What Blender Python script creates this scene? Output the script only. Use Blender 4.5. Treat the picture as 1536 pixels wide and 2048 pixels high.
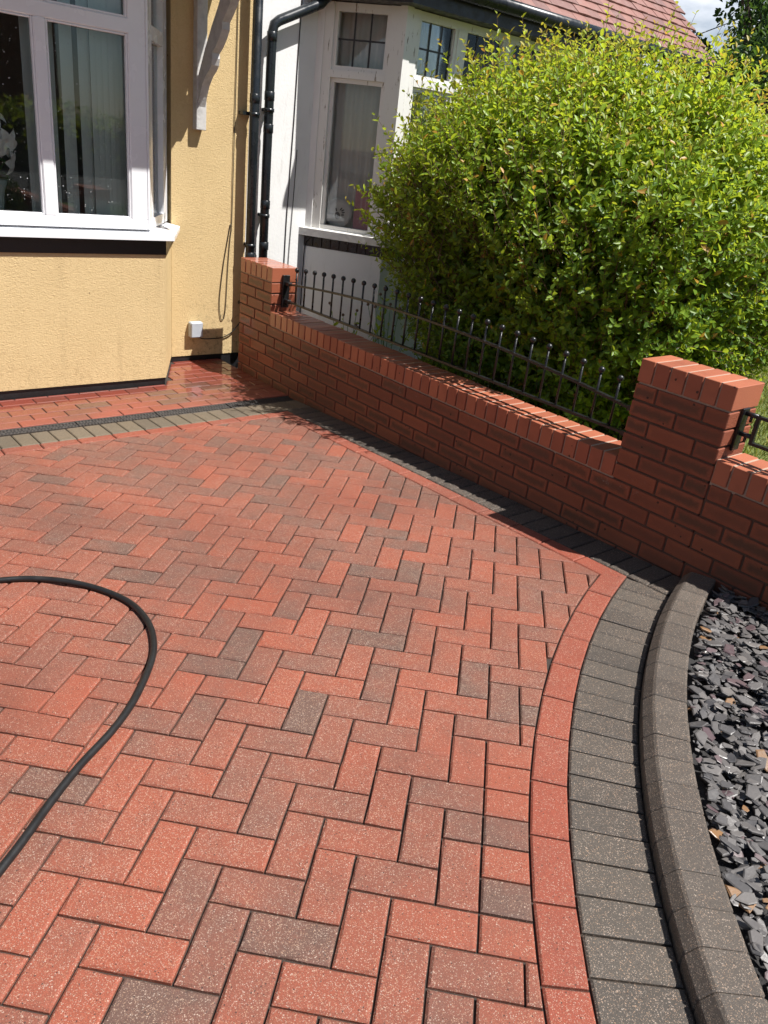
import bpy, math, random
from math import sin, cos, pi, radians, sqrt, atan2
from mathutils import Vector, Matrix, noise
import numpy as np

for o in list(bpy.data.objects): bpy.data.objects.remove(o)
SC = bpy.context.scene
COL = SC.collection
rnd = random.Random(11)
nrng = np.random.default_rng(5)

# ---------------------------------------------------------------- camera
CAM = (4.8234, -2.9706, 1.6741)
ROT = ((0.61993, 0.77670, 0.11149), (0.39317, -0.18452, -0.90076), (-0.67905, 0.60224, -0.41976))
FPX = 1554.7
cam = bpy.data.cameras.new('camera'); camo = bpy.data.objects.new('camera', cam); COL.objects.link(camo)
cam.sensor_fit = 'HORIZONTAL'; cam.sensor_width = 36.0; cam.lens = 36.0 * FPX / 1536.0
cam.clip_start = 0.05; cam.clip_end = 2000
r_, d_, f_ = (Vector(v) for v in ROT)
camo.matrix_world = Matrix(((r_.x, -d_.x, -f_.x, CAM[0]), (r_.y, -d_.y, -f_.y, CAM[1]), (r_.z, -d_.z, -f_.z, CAM[2]), (0, 0, 0, 1)))
SC.camera = camo
RM = np.array(ROT); CV = np.array(CAM)
def px_ray(x, y): return RM.T @ np.array([(x - 768) / FPX, (y - 1024) / FPX, 1.0])
def px_plane(x, y, p0, n):
    d = px_ray(x, y); n = np.array(n, float); return CV + d * (n @ (np.array(p0) - CV)) / (n @ d)
def project(p):
    c = RM @ (np.array(p, float) - CV); return 768 + FPX * c[0] / c[2], 1024 + FPX * c[1] / c[2], c[2]

# ---------------------------------------------------------------- world, sun, exposure
SUN = Vector((0.457, 0.276, 0.886)).normalized()
w = bpy.data.worlds.new('World'); SC.world = w; w.use_nodes = True
nt = w.node_tree; nt.nodes.clear()
wo = nt.nodes.new('ShaderNodeOutputWorld'); bg = nt.nodes.new('ShaderNodeBackground'); bg.inputs[1].default_value = 0.05
sky = nt.nodes.new('ShaderNodeTexSky'); sky.sky_type = 'NISHITA'; sky.sun_disc = False
sky.air_density = 1.0; sky.dust_density = 0.1; sky.ozone_density = 3.0
sky.sun_elevation = math.asin(SUN.z); sky.sun_rotation = atan2(SUN.x, SUN.y)
tc = nt.nodes.new('ShaderNodeTexCoord'); mp = nt.nodes.new('ShaderNodeMapping'); mp.inputs['Scale'].default_value = (1, 1, 2.2)
mp.inputs['Location'].default_value = (3.7, 0.8, 1.4)
cn = nt.nodes.new('ShaderNodeTexNoise'); cn.inputs['Scale'].default_value = 3.4; cn.inputs['Detail'].default_value = 9; cn.inputs['Roughness'].default_value = 0.55
cr = nt.nodes.new('ShaderNodeValToRGB'); cr.color_ramp.elements[0].position = 0.53; cr.color_ramp.elements[1].position = 0.68
cm = nt.nodes.new('ShaderNodeMixRGB'); cm.inputs[2].default_value = (13.5, 14.0, 15.0, 1)
L = nt.links.new
L(tc.outputs['Generated'], mp.inputs[0]); L(mp.outputs[0], cn.inputs['Vector']); L(cn.outputs['Fac'], cr.inputs[0])
L(cr.outputs[0], cm.inputs[0]); L(sky.outputs[0], cm.inputs[1]); L(cm.outputs[0], bg.inputs[0]); L(bg.outputs[0], wo.inputs[0])
sd = bpy.data.lights.new('sun', 'SUN'); sd.energy = 5.0; sd.angle = radians(0.55); sd.color = (1.0, 0.965, 0.92)
so = bpy.data.objects.new('sun', sd); COL.objects.link(so); so.rotation_euler = (-SUN).to_track_quat('-Z', 'Y').to_euler(); so.location = (8, 5, 12)
SC.view_settings.view_transform = 'Standard'; SC.view_settings.look = 'None'; SC.view_settings.gamma = 1.0
SC.view_settings.use_curve_mapping = False; SC.view_settings.exposure = 0.66
SC.render.engine = 'CYCLES'; SC.cycles.max_bounces = 8; SC.cycles.transparent_max_bounces = 12

# ---------------------------------------------------------------- helpers
def empty(name, loc, label=None, cat=None, group=None, kind=None):
    o = bpy.data.objects.new(name, None); COL.objects.link(o); o.location = loc; o.empty_display_size = 0.1
    return tag(o, label, cat, group, kind)
def tag(o, label=None, cat=None, group=None, kind=None):
    if label: o['label'] = label
    if cat: o['category'] = cat
    if group: o['group'] = group
    if kind: o['kind'] = kind
    return o
def world_of(p):
    m = Matrix.Identity(4)
    chain = []
    while p: chain.append(p); p = p.parent
    for q in reversed(chain): m = m @ q.matrix_parent_inverse @ q.matrix_basis
    return m
def link(o, parent):
    COL.objects.link(o)
    if parent is not None:
        o.parent = parent; o.matrix_parent_inverse = world_of(parent).inverted()
    return o
def obj(name, me, parent=None, mw=None, color=None):
    o = bpy.data.objects.new(name, me)
    if mw is not None: o.matrix_basis = mw
    if color is not None: o.color = color
    return link(o, parent)

class MB:
    def __init__(s): s.v = []; s.f = []; s.sm = []
    def add(s, vs, fs, smooth=False):
        b = len(s.v); s.v += [tuple(p) for p in vs]; s.f += [tuple(i + b for i in f) for f in fs]; s.sm += [smooth] * len(fs); return s
    def box(s, a, b, c=0.0, mw=None):
        (x0, y0, z0), (x1, y1, z1) = a, b
        if c <= 0:
            vs = [(x0, y0, z0), (x1, y0, z0), (x1, y1, z0), (x0, y1, z0), (x0, y0, z1), (x1, y0, z1), (x1, y1, z1), (x0, y1, z1)]
            fs = [(0, 3, 2, 1), (4, 5, 6, 7), (0, 1, 5, 4), (1, 2, 6, 5), (2, 3, 7, 6), (3, 0, 4, 7)]
        else:
            vs = []; idx = {}
            X = (x0, x1); Y = (y0, y1); Z = (z0, z1)
            for i in (0, 1):
                for j in (0, 1):
                    for k in (0, 1):
                        sx, sy, sz = (1 - 2 * i) * c, (1 - 2 * j) * c, (1 - 2 * k) * c
                        idx[i, j, k, 0] = len(vs); vs.append((X[i], Y[j] + sy, Z[k] + sz))
                        idx[i, j, k, 1] = len(vs); vs.append((X[i] + sx, Y[j], Z[k] + sz))
                        idx[i, j, k, 2] = len(vs); vs.append((X[i] + sx, Y[j] + sy, Z[k]))
            fs = []
            q = ((0, 0), (1, 0), (1, 1), (0, 1))
            for i in (0, 1):
                f = [idx[i, j, k, 0] for j, k in q]; fs.append(f if i else f[::-1])
                f = [idx[j, i, k, 1] for j, k in q]; fs.append(f[::-1] if i else f)
                f = [idx[j, k, i, 2] for j, k in q]; fs.append(f if i else f[::-1])
            for i in (0, 1):
                for j in (0, 1):
                    f = [idx[i, j, 0, 0], idx[i, j, 1, 0], idx[i, j, 1, 1], idx[i, j, 0, 1]]; fs.append(f if i != j else f[::-1])
                    f = [idx[i, 0, j, 0], idx[i, 1, j, 0], idx[i, 1, j, 2], idx[i, 0, j, 2]]; fs.append(f[::-1] if i != j else f)
                    f = [idx[0, i, j, 1], idx[1, i, j, 1], idx[1, i, j, 2], idx[0, i, j, 2]]; fs.append(f if i != j else f[::-1])
                    for k in (0, 1):
                        f = [idx[i, j, k, 0], idx[i, j, k, 1], idx[i, j, k, 2]]; fs.append(f if (i + j + k) % 2 else f[::-1])
        if mw is not None: vs = [mw @ Vector(p) for p in vs]
        return s.add(vs, fs)
    def prism(s, poly, z0, z1):          # poly: list of (x,y) counter-clockwise; z may be a number or a list
        n = len(poly); Z0 = z0 if isinstance(z0, (list, tuple)) else [z0] * n; Z1 = z1 if isinstance(z1, (list, tuple)) else [z1] * n
        vs = [(p[0], p[1], Z0[i]) for i, p in enumerate(poly)] + [(p[0], p[1], Z1[i]) for i, p in enumerate(poly)]
        fs = [tuple(range(n - 1, -1, -1)), tuple(range(n, 2 * n))] + [(i, (i + 1) % n, n + (i + 1) % n, n + i) for i in range(n)]
        return s.add(vs, fs)
    def tube(s, pts, r, n=10, cap=True, smooth=True):
        pts = [Vector(p) for p in pts]; m = len(pts); rs = r if isinstance(r, (list, tuple)) else [r] * m
        t0 = (pts[1] - pts[0]).normalized(); up = Vector((0, 0, 1)) if abs(t0.z) < 0.9 else Vector((1, 0, 0))
        a = t0.cross(up).normalized(); vs = []
        for i, p in enumerate(pts):
            t = (pts[min(i + 1, m - 1)] - pts[max(i - 1, 0)]).normalized()
            a = (a - t * a.dot(t)).normalized(); b = t.cross(a)
            for k in range(n):
                th = 2 * pi * k / n; vs.append(p + (a * cos(th) + b * sin(th)) * rs[i])
        fs = [(i * n + k, i * n + (k + 1) % n, (i + 1) * n + (k + 1) % n, (i + 1) * n + k) for i in range(m - 1) for k in range(n)]
        s.add(vs, fs, smooth)
        if cap:
            b = len(s.v) - m * n
            s.f.append(tuple(b + k for k in range(n - 1, -1, -1))); s.f.append(tuple(b + (m - 1) * n + k for k in range(n))); s.sm += [False, False]
        return s
    def ball(s, c, r, nu=10, nv=7):
        prof = [(r * sin(pi * i / nv), -r * cos(pi * i / nv)) for i in range(nv + 1)]
        return s.lathe(c, prof, nu)
    def lathe(s, c, prof, n=16):
        c = Vector(c); vs = [c + Vector((pr * cos(2 * pi * k / n), pr * sin(2 * pi * k / n), pz)) for pr, pz in prof for k in range(n)]
        fs = [(i * n + k, i * n + (k + 1) % n, (i + 1) * n + (k + 1) % n, (i + 1) * n + k) for i in range(len(prof) - 1) for k in range(n)]
        return s.add(vs, fs, True)
    def mesh(s, name, mat):
        me = bpy.data.meshes.new(name); me.from_pydata(s.v, [], s.f); me.update()
        me.polygons.foreach_set('use_smooth', s.sm)
        for m in (mat if isinstance(mat, (list, tuple)) else [mat]): me.materials.append(m)
        return me
    def build(s, name, mat, parent=None, mw=None, color=None): return obj(name, s.mesh(name, mat), parent, mw, color)
def smooth_pts(pts, k=6):
    P = [Vector(p) for p in pts]; out = []
    for i in range(len(P) - 1):
        p0, p1, p2, p3 = P[max(i - 1, 0)], P[i], P[i + 1], P[min(i + 2, len(P) - 1)]
        for j in range(k):
            t = j / k; out.append(0.5 * ((2 * p1) + (p2 - p0) * t + (2 * p0 - 5 * p1 + 4 * p2 - p3) * t * t + (3 * p1 - p0 - 3 * p2 + p3) * t ** 3))
    out.append(P[-1]); return out

# ---------------------------------------------------------------- materials
class NT:
    def __init__(s, name):
        s.m = bpy.data.materials.new(name); s.m.use_nodes = True; s.t = s.m.node_tree; s.t.nodes.clear()
        s.out = s.t.nodes.new('ShaderNodeOutputMaterial')
    def n(s, typ, **kw):
        nd = s.t.nodes.new('ShaderNode' + typ)
        for k, v in kw.items():
            if k in ('operation', 'blend_type', 'feature', 'data_type', 'noise_dimensions', 'attribute_name', 'use_clamp', 'distance', 'interpolation_type', 'invert', 'attribute_type'): setattr(nd, k, v)
            else: s.set(nd, k.replace('_', ' '), v)
        return nd
    def set(s, nd, key, v):
        i = nd.inputs[int(key[1:])] if key[0] == 'i' and key[1:].isdigit() else nd.inputs[key]
        if hasattr(v, 'is_linked') or hasattr(v, 'links'): s.t.links.new(v, i)
        else:
            if i.type == 'RGBA' and len(v) == 3: v = (*v, 1)
            i.default_value = v
    def math(s, op, a, b=0.0, c=None, clamp=False):
        nd = s.t.nodes.new('ShaderNodeMath'); nd.operation = op; nd.use_clamp = clamp
        s.set(nd, 'i0', a); s.set(nd, 'i1', b)
        if c is not None: s.set(nd, 'i2', c)
        return nd.outputs[0]
    def mix(s, f, a, b, bt='MIX'):
        nd = s.t.nodes.new('ShaderNodeMixRGB'); nd.blend_type = bt
        s.set(nd, 'i0', f); s.set(nd, 'i1', a); s.set(nd, 'i2', b); return nd.outputs[0]
    def ramp(s, f, lo, hi, a=0.0, b=1.0):
        nd = s.t.nodes.new('ShaderNodeMapRange'); nd.interpolation_type = 'SMOOTHSTEP'
        s.set(nd, 'i0', f); s.set(nd, 'i1', lo); s.set(nd, 'i2', hi); s.set(nd, 'i3', a); s.set(nd, 'i4', b); return nd.outputs[0]
    def noise(s, vec, scale, detail=4, rough=0.55):
        nd = s.t.nodes.new('ShaderNodeTexNoise'); s.set(nd, 'Vector', vec); s.set(nd, 'Scale', scale); s.set(nd, 'Detail', detail); s.set(nd, 'Roughness', rough); return nd.outputs[0]
    def voro(s, vec, scale, out='Distance'):
        nd = s.t.nodes.new('ShaderNodeTexVoronoi'); s.set(nd, 'Vector', vec); s.set(nd, 'Scale', scale); return nd
    def pos(s): return s.t.nodes.new('ShaderNodeNewGeometry').outputs['Position']
    def objrand(s): return s.t.nodes.new('ShaderNodeObjectInfo').outputs['Random']
    def xyz(s, v):
        nd = s.t.nodes.new('ShaderNodeSeparateXYZ'); s.set(nd, 'i0', v); return nd.outputs
    def add(s, a, b):
        nd = s.t.nodes.new('ShaderNodeVectorMath'); nd.operation = 'ADD'; s.set(nd, 'i0', a); s.set(nd, 'i1', b); return nd.outputs[0]
    def comb(s, x, y, z):
        nd = s.t.nodes.new('ShaderNodeCombineXYZ'); s.set(nd, 'i0', x); s.set(nd, 'i1', y); s.set(nd, 'i2', z); return nd.outputs[0]
    def bump(s, h, strength=0.3, dist=0.002):
        nd = s.t.nodes.new('ShaderNodeBump'); s.set(nd, 'Height', h); s.set(nd, 'Strength', strength); s.set(nd, 'Distance', dist); return nd.outputs[0]
    def bsdf(s, color, rough=0.6, normal=None, **kw):
        b = s.t.nodes.new('ShaderNodeBsdfPrincipled'); s.set(b, 'Base Color', color); s.set(b, 'Roughness', rough)
        if normal is not None: s.set(b, 'Normal', normal)
        for k, v in kw.items(): s.set(b, k.replace('_', ' '), v)
        return b
    def done(s, sh): s.t.links.new(sh.outputs[0] if hasattr(sh, 'outputs') else sh, s.out.inputs[0]); return s.m

def simple(name, col, rough=0.6, var=0.15, scale=30.0, bs=0.2, bd=0.002, bscale=None, metal=0.0, spec=0.5, coat=0.0):
    t = NT(name); p = t.pos(); nz = t.noise(p, scale, 5)
    c = t.mix(t.math('MULTIPLY', t.math('ABSOLUTE', t.math('SUBTRACT', nz, 0.5)), 2 * var * 2, clamp=True), col, tuple(v * 0.45 for v in col))
    nb = t.noise(p, bscale or scale * 6, 4)
    rr = t.ramp(t.noise(p, scale * 0.7, 3), 0.3, 0.7, max(rough - 0.1, 0.03), min(rough + 0.1, 1))
    b = t.bsdf(c, rr, t.bump(nb, bs, bd), Metallic=metal, Specular_IOR_Level=spec, Coat_Weight=coat)
    return t.done(b)

def tone_node(t):
    oi = t.t.nodes.new('ShaderNodeObjectInfo'); ge = t.t.nodes.new('ShaderNodeNewGeometry')
    sp = t.t.nodes.new('ShaderNodeSeparateColor'); t.t.links.new(oi.outputs['Color'], sp.inputs[0])
    isl = ge.outputs['Random Per Island']
    tone = t.math('ADD', sp.outputs[0], t.math('MULTIPLY', sp.outputs[1], isl))
    rid = t.math('ADD', oi.outputs['Random'], isl)
    return tone, rid, ge.outputs['Position'], sp.outputs[2]

def paver_mat(name, c_a, c_b, wet=True, fleck=0.95, var=1.15):
    t = NT(name); tone, rid, pos, _ = tone_node(t)
    v = t.add(pos, t.comb(t.math('MULTIPLY', rid, 37.0), t.math('MULTIPLY', rid, 17.0), t.math('MULTIPLY', rid, 9.0)))
    mott = t.noise(v, 7.0, 4, 0.6)
    f = t.math('ADD', tone, t.math('MULTIPLY', t.math('SUBTRACT', mott, 0.5), var), clamp=True)
    base = t.mix(f, c_a, c_b)
    big = t.noise(pos, 1.3, 4)
    base = t.mix(t.ramp(big, 0.4, 0.75, 0.0, 0.35), base, tuple(0.6 * q for q in c_b))
    grain = t.noise(pos, 420.0, 2, 0.7)
    base = t.mix(t.ramp(grain, 0.35, 0.7, 0.0, 0.75), base, t.mix(0.6, base, (0.03, 0.02, 0.018)))
    fp = t.add(pos, t.comb(t.math('MULTIPLY', t.noise(pos, 300.0, 1), 0.004), t.math('MULTIPLY', t.noise(pos, 340.0, 1), 0.004), 0.0))
    wear = t.ramp(t.math('ADD', t.noise(pos, 1.6, 3), t.math('MULTIPLY', t.xyz(pos)[0], 0.015)), 0.36, 0.66, 0.74, 0.38)
    fl = None
    for fs_, lo_, amt_ in ((430.0, -0.02, 0.5), (290.0, 0.12, 0.62)):
        vo = t.voro(fp, fs_); sc = t.t.nodes.new('ShaderNodeSeparateColor'); t.t.links.new(vo.outputs['Color'], sc.inputs[0])
        f1 = t.math('MULTIPLY', t.math('LESS_THAN', vo.outputs['Distance'], t.math('MULTIPLY_ADD', sc.outputs[1], 0.3, 0.14)), t.math('GREATER_THAN', sc.outputs[0], t.math('ADD', wear, lo_)))
        fcol = t.mix(sc.outputs[2], (0.46, 0.28, 0.17), (0.56, 0.46, 0.38))
        base = t.mix(t.math('MULTIPLY', f1, fleck * amt_), base, fcol)
        fl = f1 if fl is None else t.math('MAXIMUM', fl, f1)
    vo2 = t.voro(t.add(pos, (3.1, 1.7, 0.4)), 120.0); sc2 = t.t.nodes.new('ShaderNodeSeparateColor'); t.t.links.new(vo2.outputs['Color'], sc2.inputs[0])
    dk = t.math('MULTIPLY', t.math('LESS_THAN', vo2.outputs['Distance'], 0.22), t.math('GREATER_THAN', sc2.outputs[0], 0.82))
    base = t.mix(t.math('MULTIPLY', dk, 0.75), base, (0.03, 0.022, 0.02))
    h = t.math('ADD', t.math('MULTIPLY', grain, 0.6), t.math('MULTIPLY', fl, 0.35))
    # water still lies on the blocks by the house
    x = t.xyz(pos)
    wn = t.math('MULTIPLY', t.math('SUBTRACT', t.noise(pos, 3.5, 4), 0.5), 0.55)
    wm = t.ramp(t.math('ADD', x[0], wn), -0.05, 0.42, 1.0, 0.0)
    if not wet: wm = t.math('MULTIPLY', wm, 0.3)
    base = t.mix(t.math('MULTIPLY', wm, 0.75), base, t.mix(1.0, base, (0.62, 0.42, 0.42), 'MULTIPLY'))
    rough = t.math('SUBTRACT', t.ramp(t.noise(pos, 6.0, 3), 0.3, 0.7, 0.62, 0.8), t.math('MULTIPLY', wm, 0.25))
    cb = t.bump(t.noise(pos, 14.0, 2), 0.25, 0.003)
    b = t.bsdf(base, rough, t.bump(h, 0.5, 0.0018), Specular_IOR_Level=0.4, Coat_Weight=t.math('MULTIPLY', wm, 0.9), Coat_Roughness=0.035, Coat_Normal=cb)
    return t.done(b)
RED = (0.325, 0.086, 0.047); BRN = (0.145, 0.080, 0.060); GRY = (0.098, 0.083, 0.067); GRYD = (0.05, 0.044, 0.038)
M_PAV = paver_mat('block_paving', RED, BRN)
M_REDB = paver_mat('red_block', (0.31, 0.070, 0.038), (0.215, 0.068, 0.045), fleck=0.85, var=0.9)
M_GREYB = paver_mat('grey_block', GRY, GRYD, fleck=0.85, var=0.6, wet=False)
M_GREYD = paver_mat('buff_grey_block', (0.165, 0.135, 0.092), (0.105, 0.088, 0.065), fleck=0.7, var=0.6, wet=False)
M_KERB = paver_mat('kerb_concrete', (0.112, 0.094, 0.077), (0.066, 0.056, 0.047), fleck=0.75, var=0.5, wet=False)
M_SAND = simple('joint_sand', (0.045, 0.034, 0.027), 0.95, 0.5, 60, 0.6, 0.004)

def brick_mat(name, plain=False):
    t = NT(name); tone, rid, pos, _ = tone_node(t)
    g = t.t.nodes.new('ShaderNodeTexCoord').outputs['Generated']; gx = t.xyz(g)
    v = t.add(pos, t.comb(t.math('MULTIPLY', rid, 31.0), 0.0, t.math('MULTIPLY', rid, 13.0)))
    base = t.mix(rid if False else t.math('FRACT', t.math('MULTIPLY', rid, 7.3)), (0.31, 0.088, 0.040), (0.21, 0.058, 0.030)) if not plain else t.mix(t.math('FRACT', t.math('MULTIPLY', rid, 7.3)), (0.42, 0.135, 0.068), (0.31, 0.088, 0.046))
    if not plain:
        ex = t.math('MINIMUM', gx[0], t.math('SUBTRACT', 1.0, gx[0])); ez = t.math('MINIMUM', gx[2], t.math('SUBTRACT', 1.0, gx[2]))
        e = t.math('MINIMUM', t.math('MULTIPLY', ex, 3.2), ez)
        nz = t.math('MULTIPLY', t.math('SUBTRACT', t.noise(v, 26.0, 5, 0.7), 0.5), 0.7)
        pan = t.ramp(t.math('ADD', e, nz), 0.05, 0.42)
        amt = t.ramp(t.math('FRACT', t.math('MULTIPLY', rid, 3.7)), 0.1, 0.7, 0.25, 0.9)
        base = t.mix(t.math('MULTIPLY', pan, amt), base, (0.105, 0.048, 0.026))
    st = t.math('MULTIPLY', t.noise(t.add(v, (0, 0, 0)), 6.0, 4), 1.0)
    base = t.mix(t.ramp(st, 0.45, 0.8, 0.0, 0.45), base, (0.16, 0.05, 0.024))
    vo = t.voro(pos, 28.0); sc = t.t.nodes.new('ShaderNodeSeparateColor'); t.t.links.new(vo.outputs['Color'], sc.inputs[0])
    spt = t.math('MULTIPLY', t.math('LESS_THAN', t.math('ADD', vo.outputs['Distance'], t.math('MULTIPLY', t.noise(pos, 90, 2), 0.2)), 0.26), t.math('GREATER_THAN', sc.outputs[0], 0.86))
    base = t.mix(t.math('MULTIPLY', spt, 0.85), base, (0.025, 0.012, 0.008))
    x = t.xyz(pos)
    salt = t.math('MULTIPLY', t.math('MULTIPLY', t.ramp(x[2], 0.36, 0.43), t.ramp(x[2], 0.44, 0.50, 1.0, 0.0)), t.math('MULTIPLY', t.ramp(t.noise(pos, 30.0, 6, 0.75), 0.56, 0.72), t.ramp(t.noise(pos, 2.1, 2), 0.48, 0.6)))
    base = t.mix(t.math('MULTIPLY', salt, 0.5), base, (0.5, 0.42, 0.36))
    wm = t.ramp(t.math('ADD', x[0], t.math('MULTIPLY', t.noise(pos, 3.0, 3), 0.4)), 0.2, 1.0, 1.0, 0.0)
    ridge = t.t.nodes.new('ShaderNodeMapping'); ridge.inputs['Scale'].default_value = (1, 1, 4.5); t.t.links.new(pos, ridge.inputs[0])
    h = t.math('ADD', t.math('ADD', t.noise(ridge.outputs[0], 45.0, 6, 0.75), t.math('MULTIPLY', t.noise(pos, 160.0, 3, 0.7), 0.5)), t.math('MULTIPLY', spt, -0.6))
    rough = t.math('SUBTRACT', 0.62, t.math('MULTIPLY', wm, 0.12))
    b = t.bsdf(base, rough, t.bump(h, 0.25 if plain else 0.8, 0.005), Specular_IOR_Level=0.45, Coat_Weight=t.math('MULTIPLY', wm, 0.85 if plain else 0.25), Coat_Roughness=0.09)
    return t.done(b)
M_BRICK = brick_mat('red_brick'); M_COPE = brick_mat('coping_brick', True)
M_MORTAR = simple('mortar', (0.115, 0.066, 0.045), 0.9, 0.35, 40, 0.5, 0.003)

def render_mat():
    t = NT('cream_render'); p = t.pos()
    mp = t.t.nodes.new('ShaderNodeMapping'); mp.inputs['Rotation'].default_value = (0.6, 0, 0); mp.inputs['Scale'].default_value = (1, 1.0, 1.5); t.t.links.new(p, mp.inputs[0])
    nn_ = t.n('TexNoise', Scale=62.0, Detail=3.0, Roughness=0.55, Distortion=1.6); t.set(nn_, 'Vector', mp.outputs[0]); n1 = nn_.outputs[0]; n2 = t.noise(p, 2.2, 4)
    c = t.mix(t.ramp(n2, 0.35, 0.7, 0.0, 0.35), (0.66, 0.50, 0.265), (0.55, 0.405, 0.205))
    c = t.mix(t.ramp(n1, 0.3, 0.55, 0.3, 0.0), c, (0.44, 0.30, 0.125))
    vo = t.voro(p, 9.0); sc = t.t.nodes.new('ShaderNodeSeparateColor'); t.t.links.new(vo.outputs['Color'], sc.inputs[0])
    sp = t.math('MULTIPLY', t.math('LESS_THAN', vo.outputs['Distance'], 0.05), t.math('GREATER_THAN', sc.outputs[0], 0.6))
    c = t.mix(t.math('MULTIPLY', sp, 0.8), c, (0.08, 0.05, 0.03))
    x = t.xyz(p)
    gr = t.math('MULTIPLY', t.ramp(x[2], 0.25, 0.65, 1.0, 0.0), t.math('MULTIPLY', t.ramp(x[1], -0.33, -0.2), t.ramp(t.noise(p, 24.0, 5, 0.75), 0.5, 0.68)))
    c = t.mix(t.math('MULTIPLY', gr, 0.6), c, (0.16, 0.11, 0.06))
    spl = t.math('MULTIPLY', t.ramp(x[2], 0.06, 0.40, 1.0, 0.0), t.ramp(t.noise(p, 38.0, 4, 0.7), 0.48, 0.7))
    c = t.mix(t.math('MULTIPLY', spl, 0.35), c, (0.30, 0.20, 0.10))
    sv = t.t.nodes.new('ShaderNodeMapping'); sv.inputs['Scale'].default_value = (5, 5, 0.35); t.t.links.new(p, sv.inputs[0])
    c = t.mix(t.ramp(t.noise(sv.outputs[0], 3.2, 5, 0.65), 0.52, 0.78, 0.0, 0.3), c, (0.40, 0.29, 0.15))
    return t.done(t.bsdf(c, 0.85, t.bump(n1, 0.9, 0.006), Specular_IOR_Level=0.2))
M_CREAM = render_mat()
def white_paint():
    t = NT('white_masonry_paint'); p = t.pos(); n2 = t.noise(p, 4.0, 5)
    st = t.t.nodes.new('ShaderNodeMapping'); st.inputs['Scale'].default_value = (6, 6, 1.2); t.t.links.new(p, st.inputs[0])
    s = t.noise(st.outputs[0], 3.0, 5, 0.65)
    c = t.mix(t.ramp(n2, 0.4, 0.75, 0.0, 0.3), (0.80, 0.80, 0.79), (0.66, 0.66, 0.64))
    c = t.mix(t.ramp(s, 0.55, 0.8, 0.0, 0.35), c, (0.42, 0.41, 0.37))
    return t.done(t.bsdf(c, 0.75, t.bump(t.noise(p, 60, 4), 0.35, 0.004), Specular_IOR_Level=0.3))
M_WHITE = white_paint()
M_UPVC = simple('white_upvc', (0.82, 0.83, 0.85), 0.22, 0.03, 12, 0.03, 0.001, spec=0.5)
def old_white_wood():
    t = NT('flaking_white_wood'); p = t.pos()
    st = t.t.nodes.new('ShaderNodeMapping'); st.inputs['Scale'].default_value = (3, 3, 0.5); t.t.links.new(p, st.inputs[0])
    n = t.noise(st.outputs[0], 16, 6, 0.7); f = t.ramp(n, 0.60, 0.68)
    c = t.mix(f, (0.74, 0.73, 0.70), (0.22, 0.17, 0.12))
    return t.done(t.bsdf(c, 0.6, t.bump(t.math('SUBTRACT', 1.0, f), 0.4, 0.002)))
M_OLDWOOD = old_white_wood()
M_GREYWOOD = simple('weathered_timber', (0.56, 0.55, 0.53), 0.75, 0.5, 14, 0.5, 0.003, bscale=50)
M_BLACK = simple('black_paint', (0.013, 0.013, 0.014), 0.4, 0.3, 30, 0.5, 0.003, bscale=60)
M_PIPE = simple('black_plastic_pipe', (0.014, 0.018, 0.022), 0.3, 0.5, 18, 0.12, 0.002)
M_IRON = simple('black_iron', (0.012, 0.012, 0.013), 0.33, 0.4, 60, 0.5, 0.0015, bscale=140)
M_HOSE = simple('black_rubber', (0.012, 0.012, 0.012), 0.5, 0.6, 40, 0.3, 0.001)
M_DRAIN = simple('grate_plastic', (0.045, 0.04, 0.037), 0.6, 0.2, 50, 0.05, 0.001, spec=0.3)
M_CABLE = simple('black_cable', (0.012, 0.011, 0.010), 0.5)
M_BOX = simple('grey_plastic', (0.44, 0.48, 0.53), 0.4, 0.25, 20, 0.05, 0.001)
M_DARK = simple('dark_room', (0.30, 0.285, 0.26), 0.9)
M_FLOORIN = simple('room_floor', (0.08, 0.06, 0.045), 0.8)
M_TILEB = simple('black_glazed_tile', (0.016, 0.018, 0.026), 0.3, 0.5, 25, 0.3, 0.002)
M_STONE = simple('painted_stone_sill', (0.70, 0.69, 0.66), 0.7, 0.35, 10, 0.5, 0.004, bscale=40)
M_CURT = simple('net_curtain', (0.72, 0.71, 0.68), 0.9, 0.1, 8)
M_LEAD = simple('lead_came', (0.03, 0.03, 0.034), 0.5)
M_PLATE = simple('glazed_plate', (0.72, 0.70, 0.67), 0.2, 0.05, 20, 0.0)
M_PRINT = simple('dark_print', (0.05, 0.045, 0.05), 0.5)
M_PINK = simple('pink_paper', (0.62, 0.27, 0.33), 0.7, 0.2, 14)
M_PINK2 = simple('pale_pink_paper', (0.70, 0.42, 0.46), 0.7, 0.2, 14)
M_LILY = simple('lily_petal', (0.88, 0.88, 0.84), 0.5, 0.02, 20, 0.1)
M_LSTEM = simple('lily_stem', (0.10, 0.20, 0.06), 0.5)
M_ROOFB = simple('roof_battens', (0.03, 0.025, 0.022), 0.9)
M_BARK = simple('bark', (0.10, 0.07, 0.045), 0.85, 0.4, 30, 0.7, 0.006)
M_TWIG = simple('twig_bark', (0.13, 0.075, 0.045), 0.7)
M_SOIL = simple('garden_soil', (0.07, 0.05, 0.035), 0.95, 0.5, 14, 0.8, 0.02)
M_BEDSOIL = simple('slate_dust', (0.035, 0.033, 0.033), 0.9, 0.5, 30, 0.8, 0.01)
M_GRASSG = simple('lawn_ground', (0.13, 0.16, 0.035), 0.9, 0.5, 8, 0.8, 0.02)
M_ASPH = simple('street_asphalt', (0.055, 0.053, 0.05), 0.85, 0.4, 20, 0.5, 0.004)
M_FARB = simple('far_brick', (0.26, 0.12, 0.08), 0.85, 0.4, 10, 0.5, 0.01)

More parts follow.
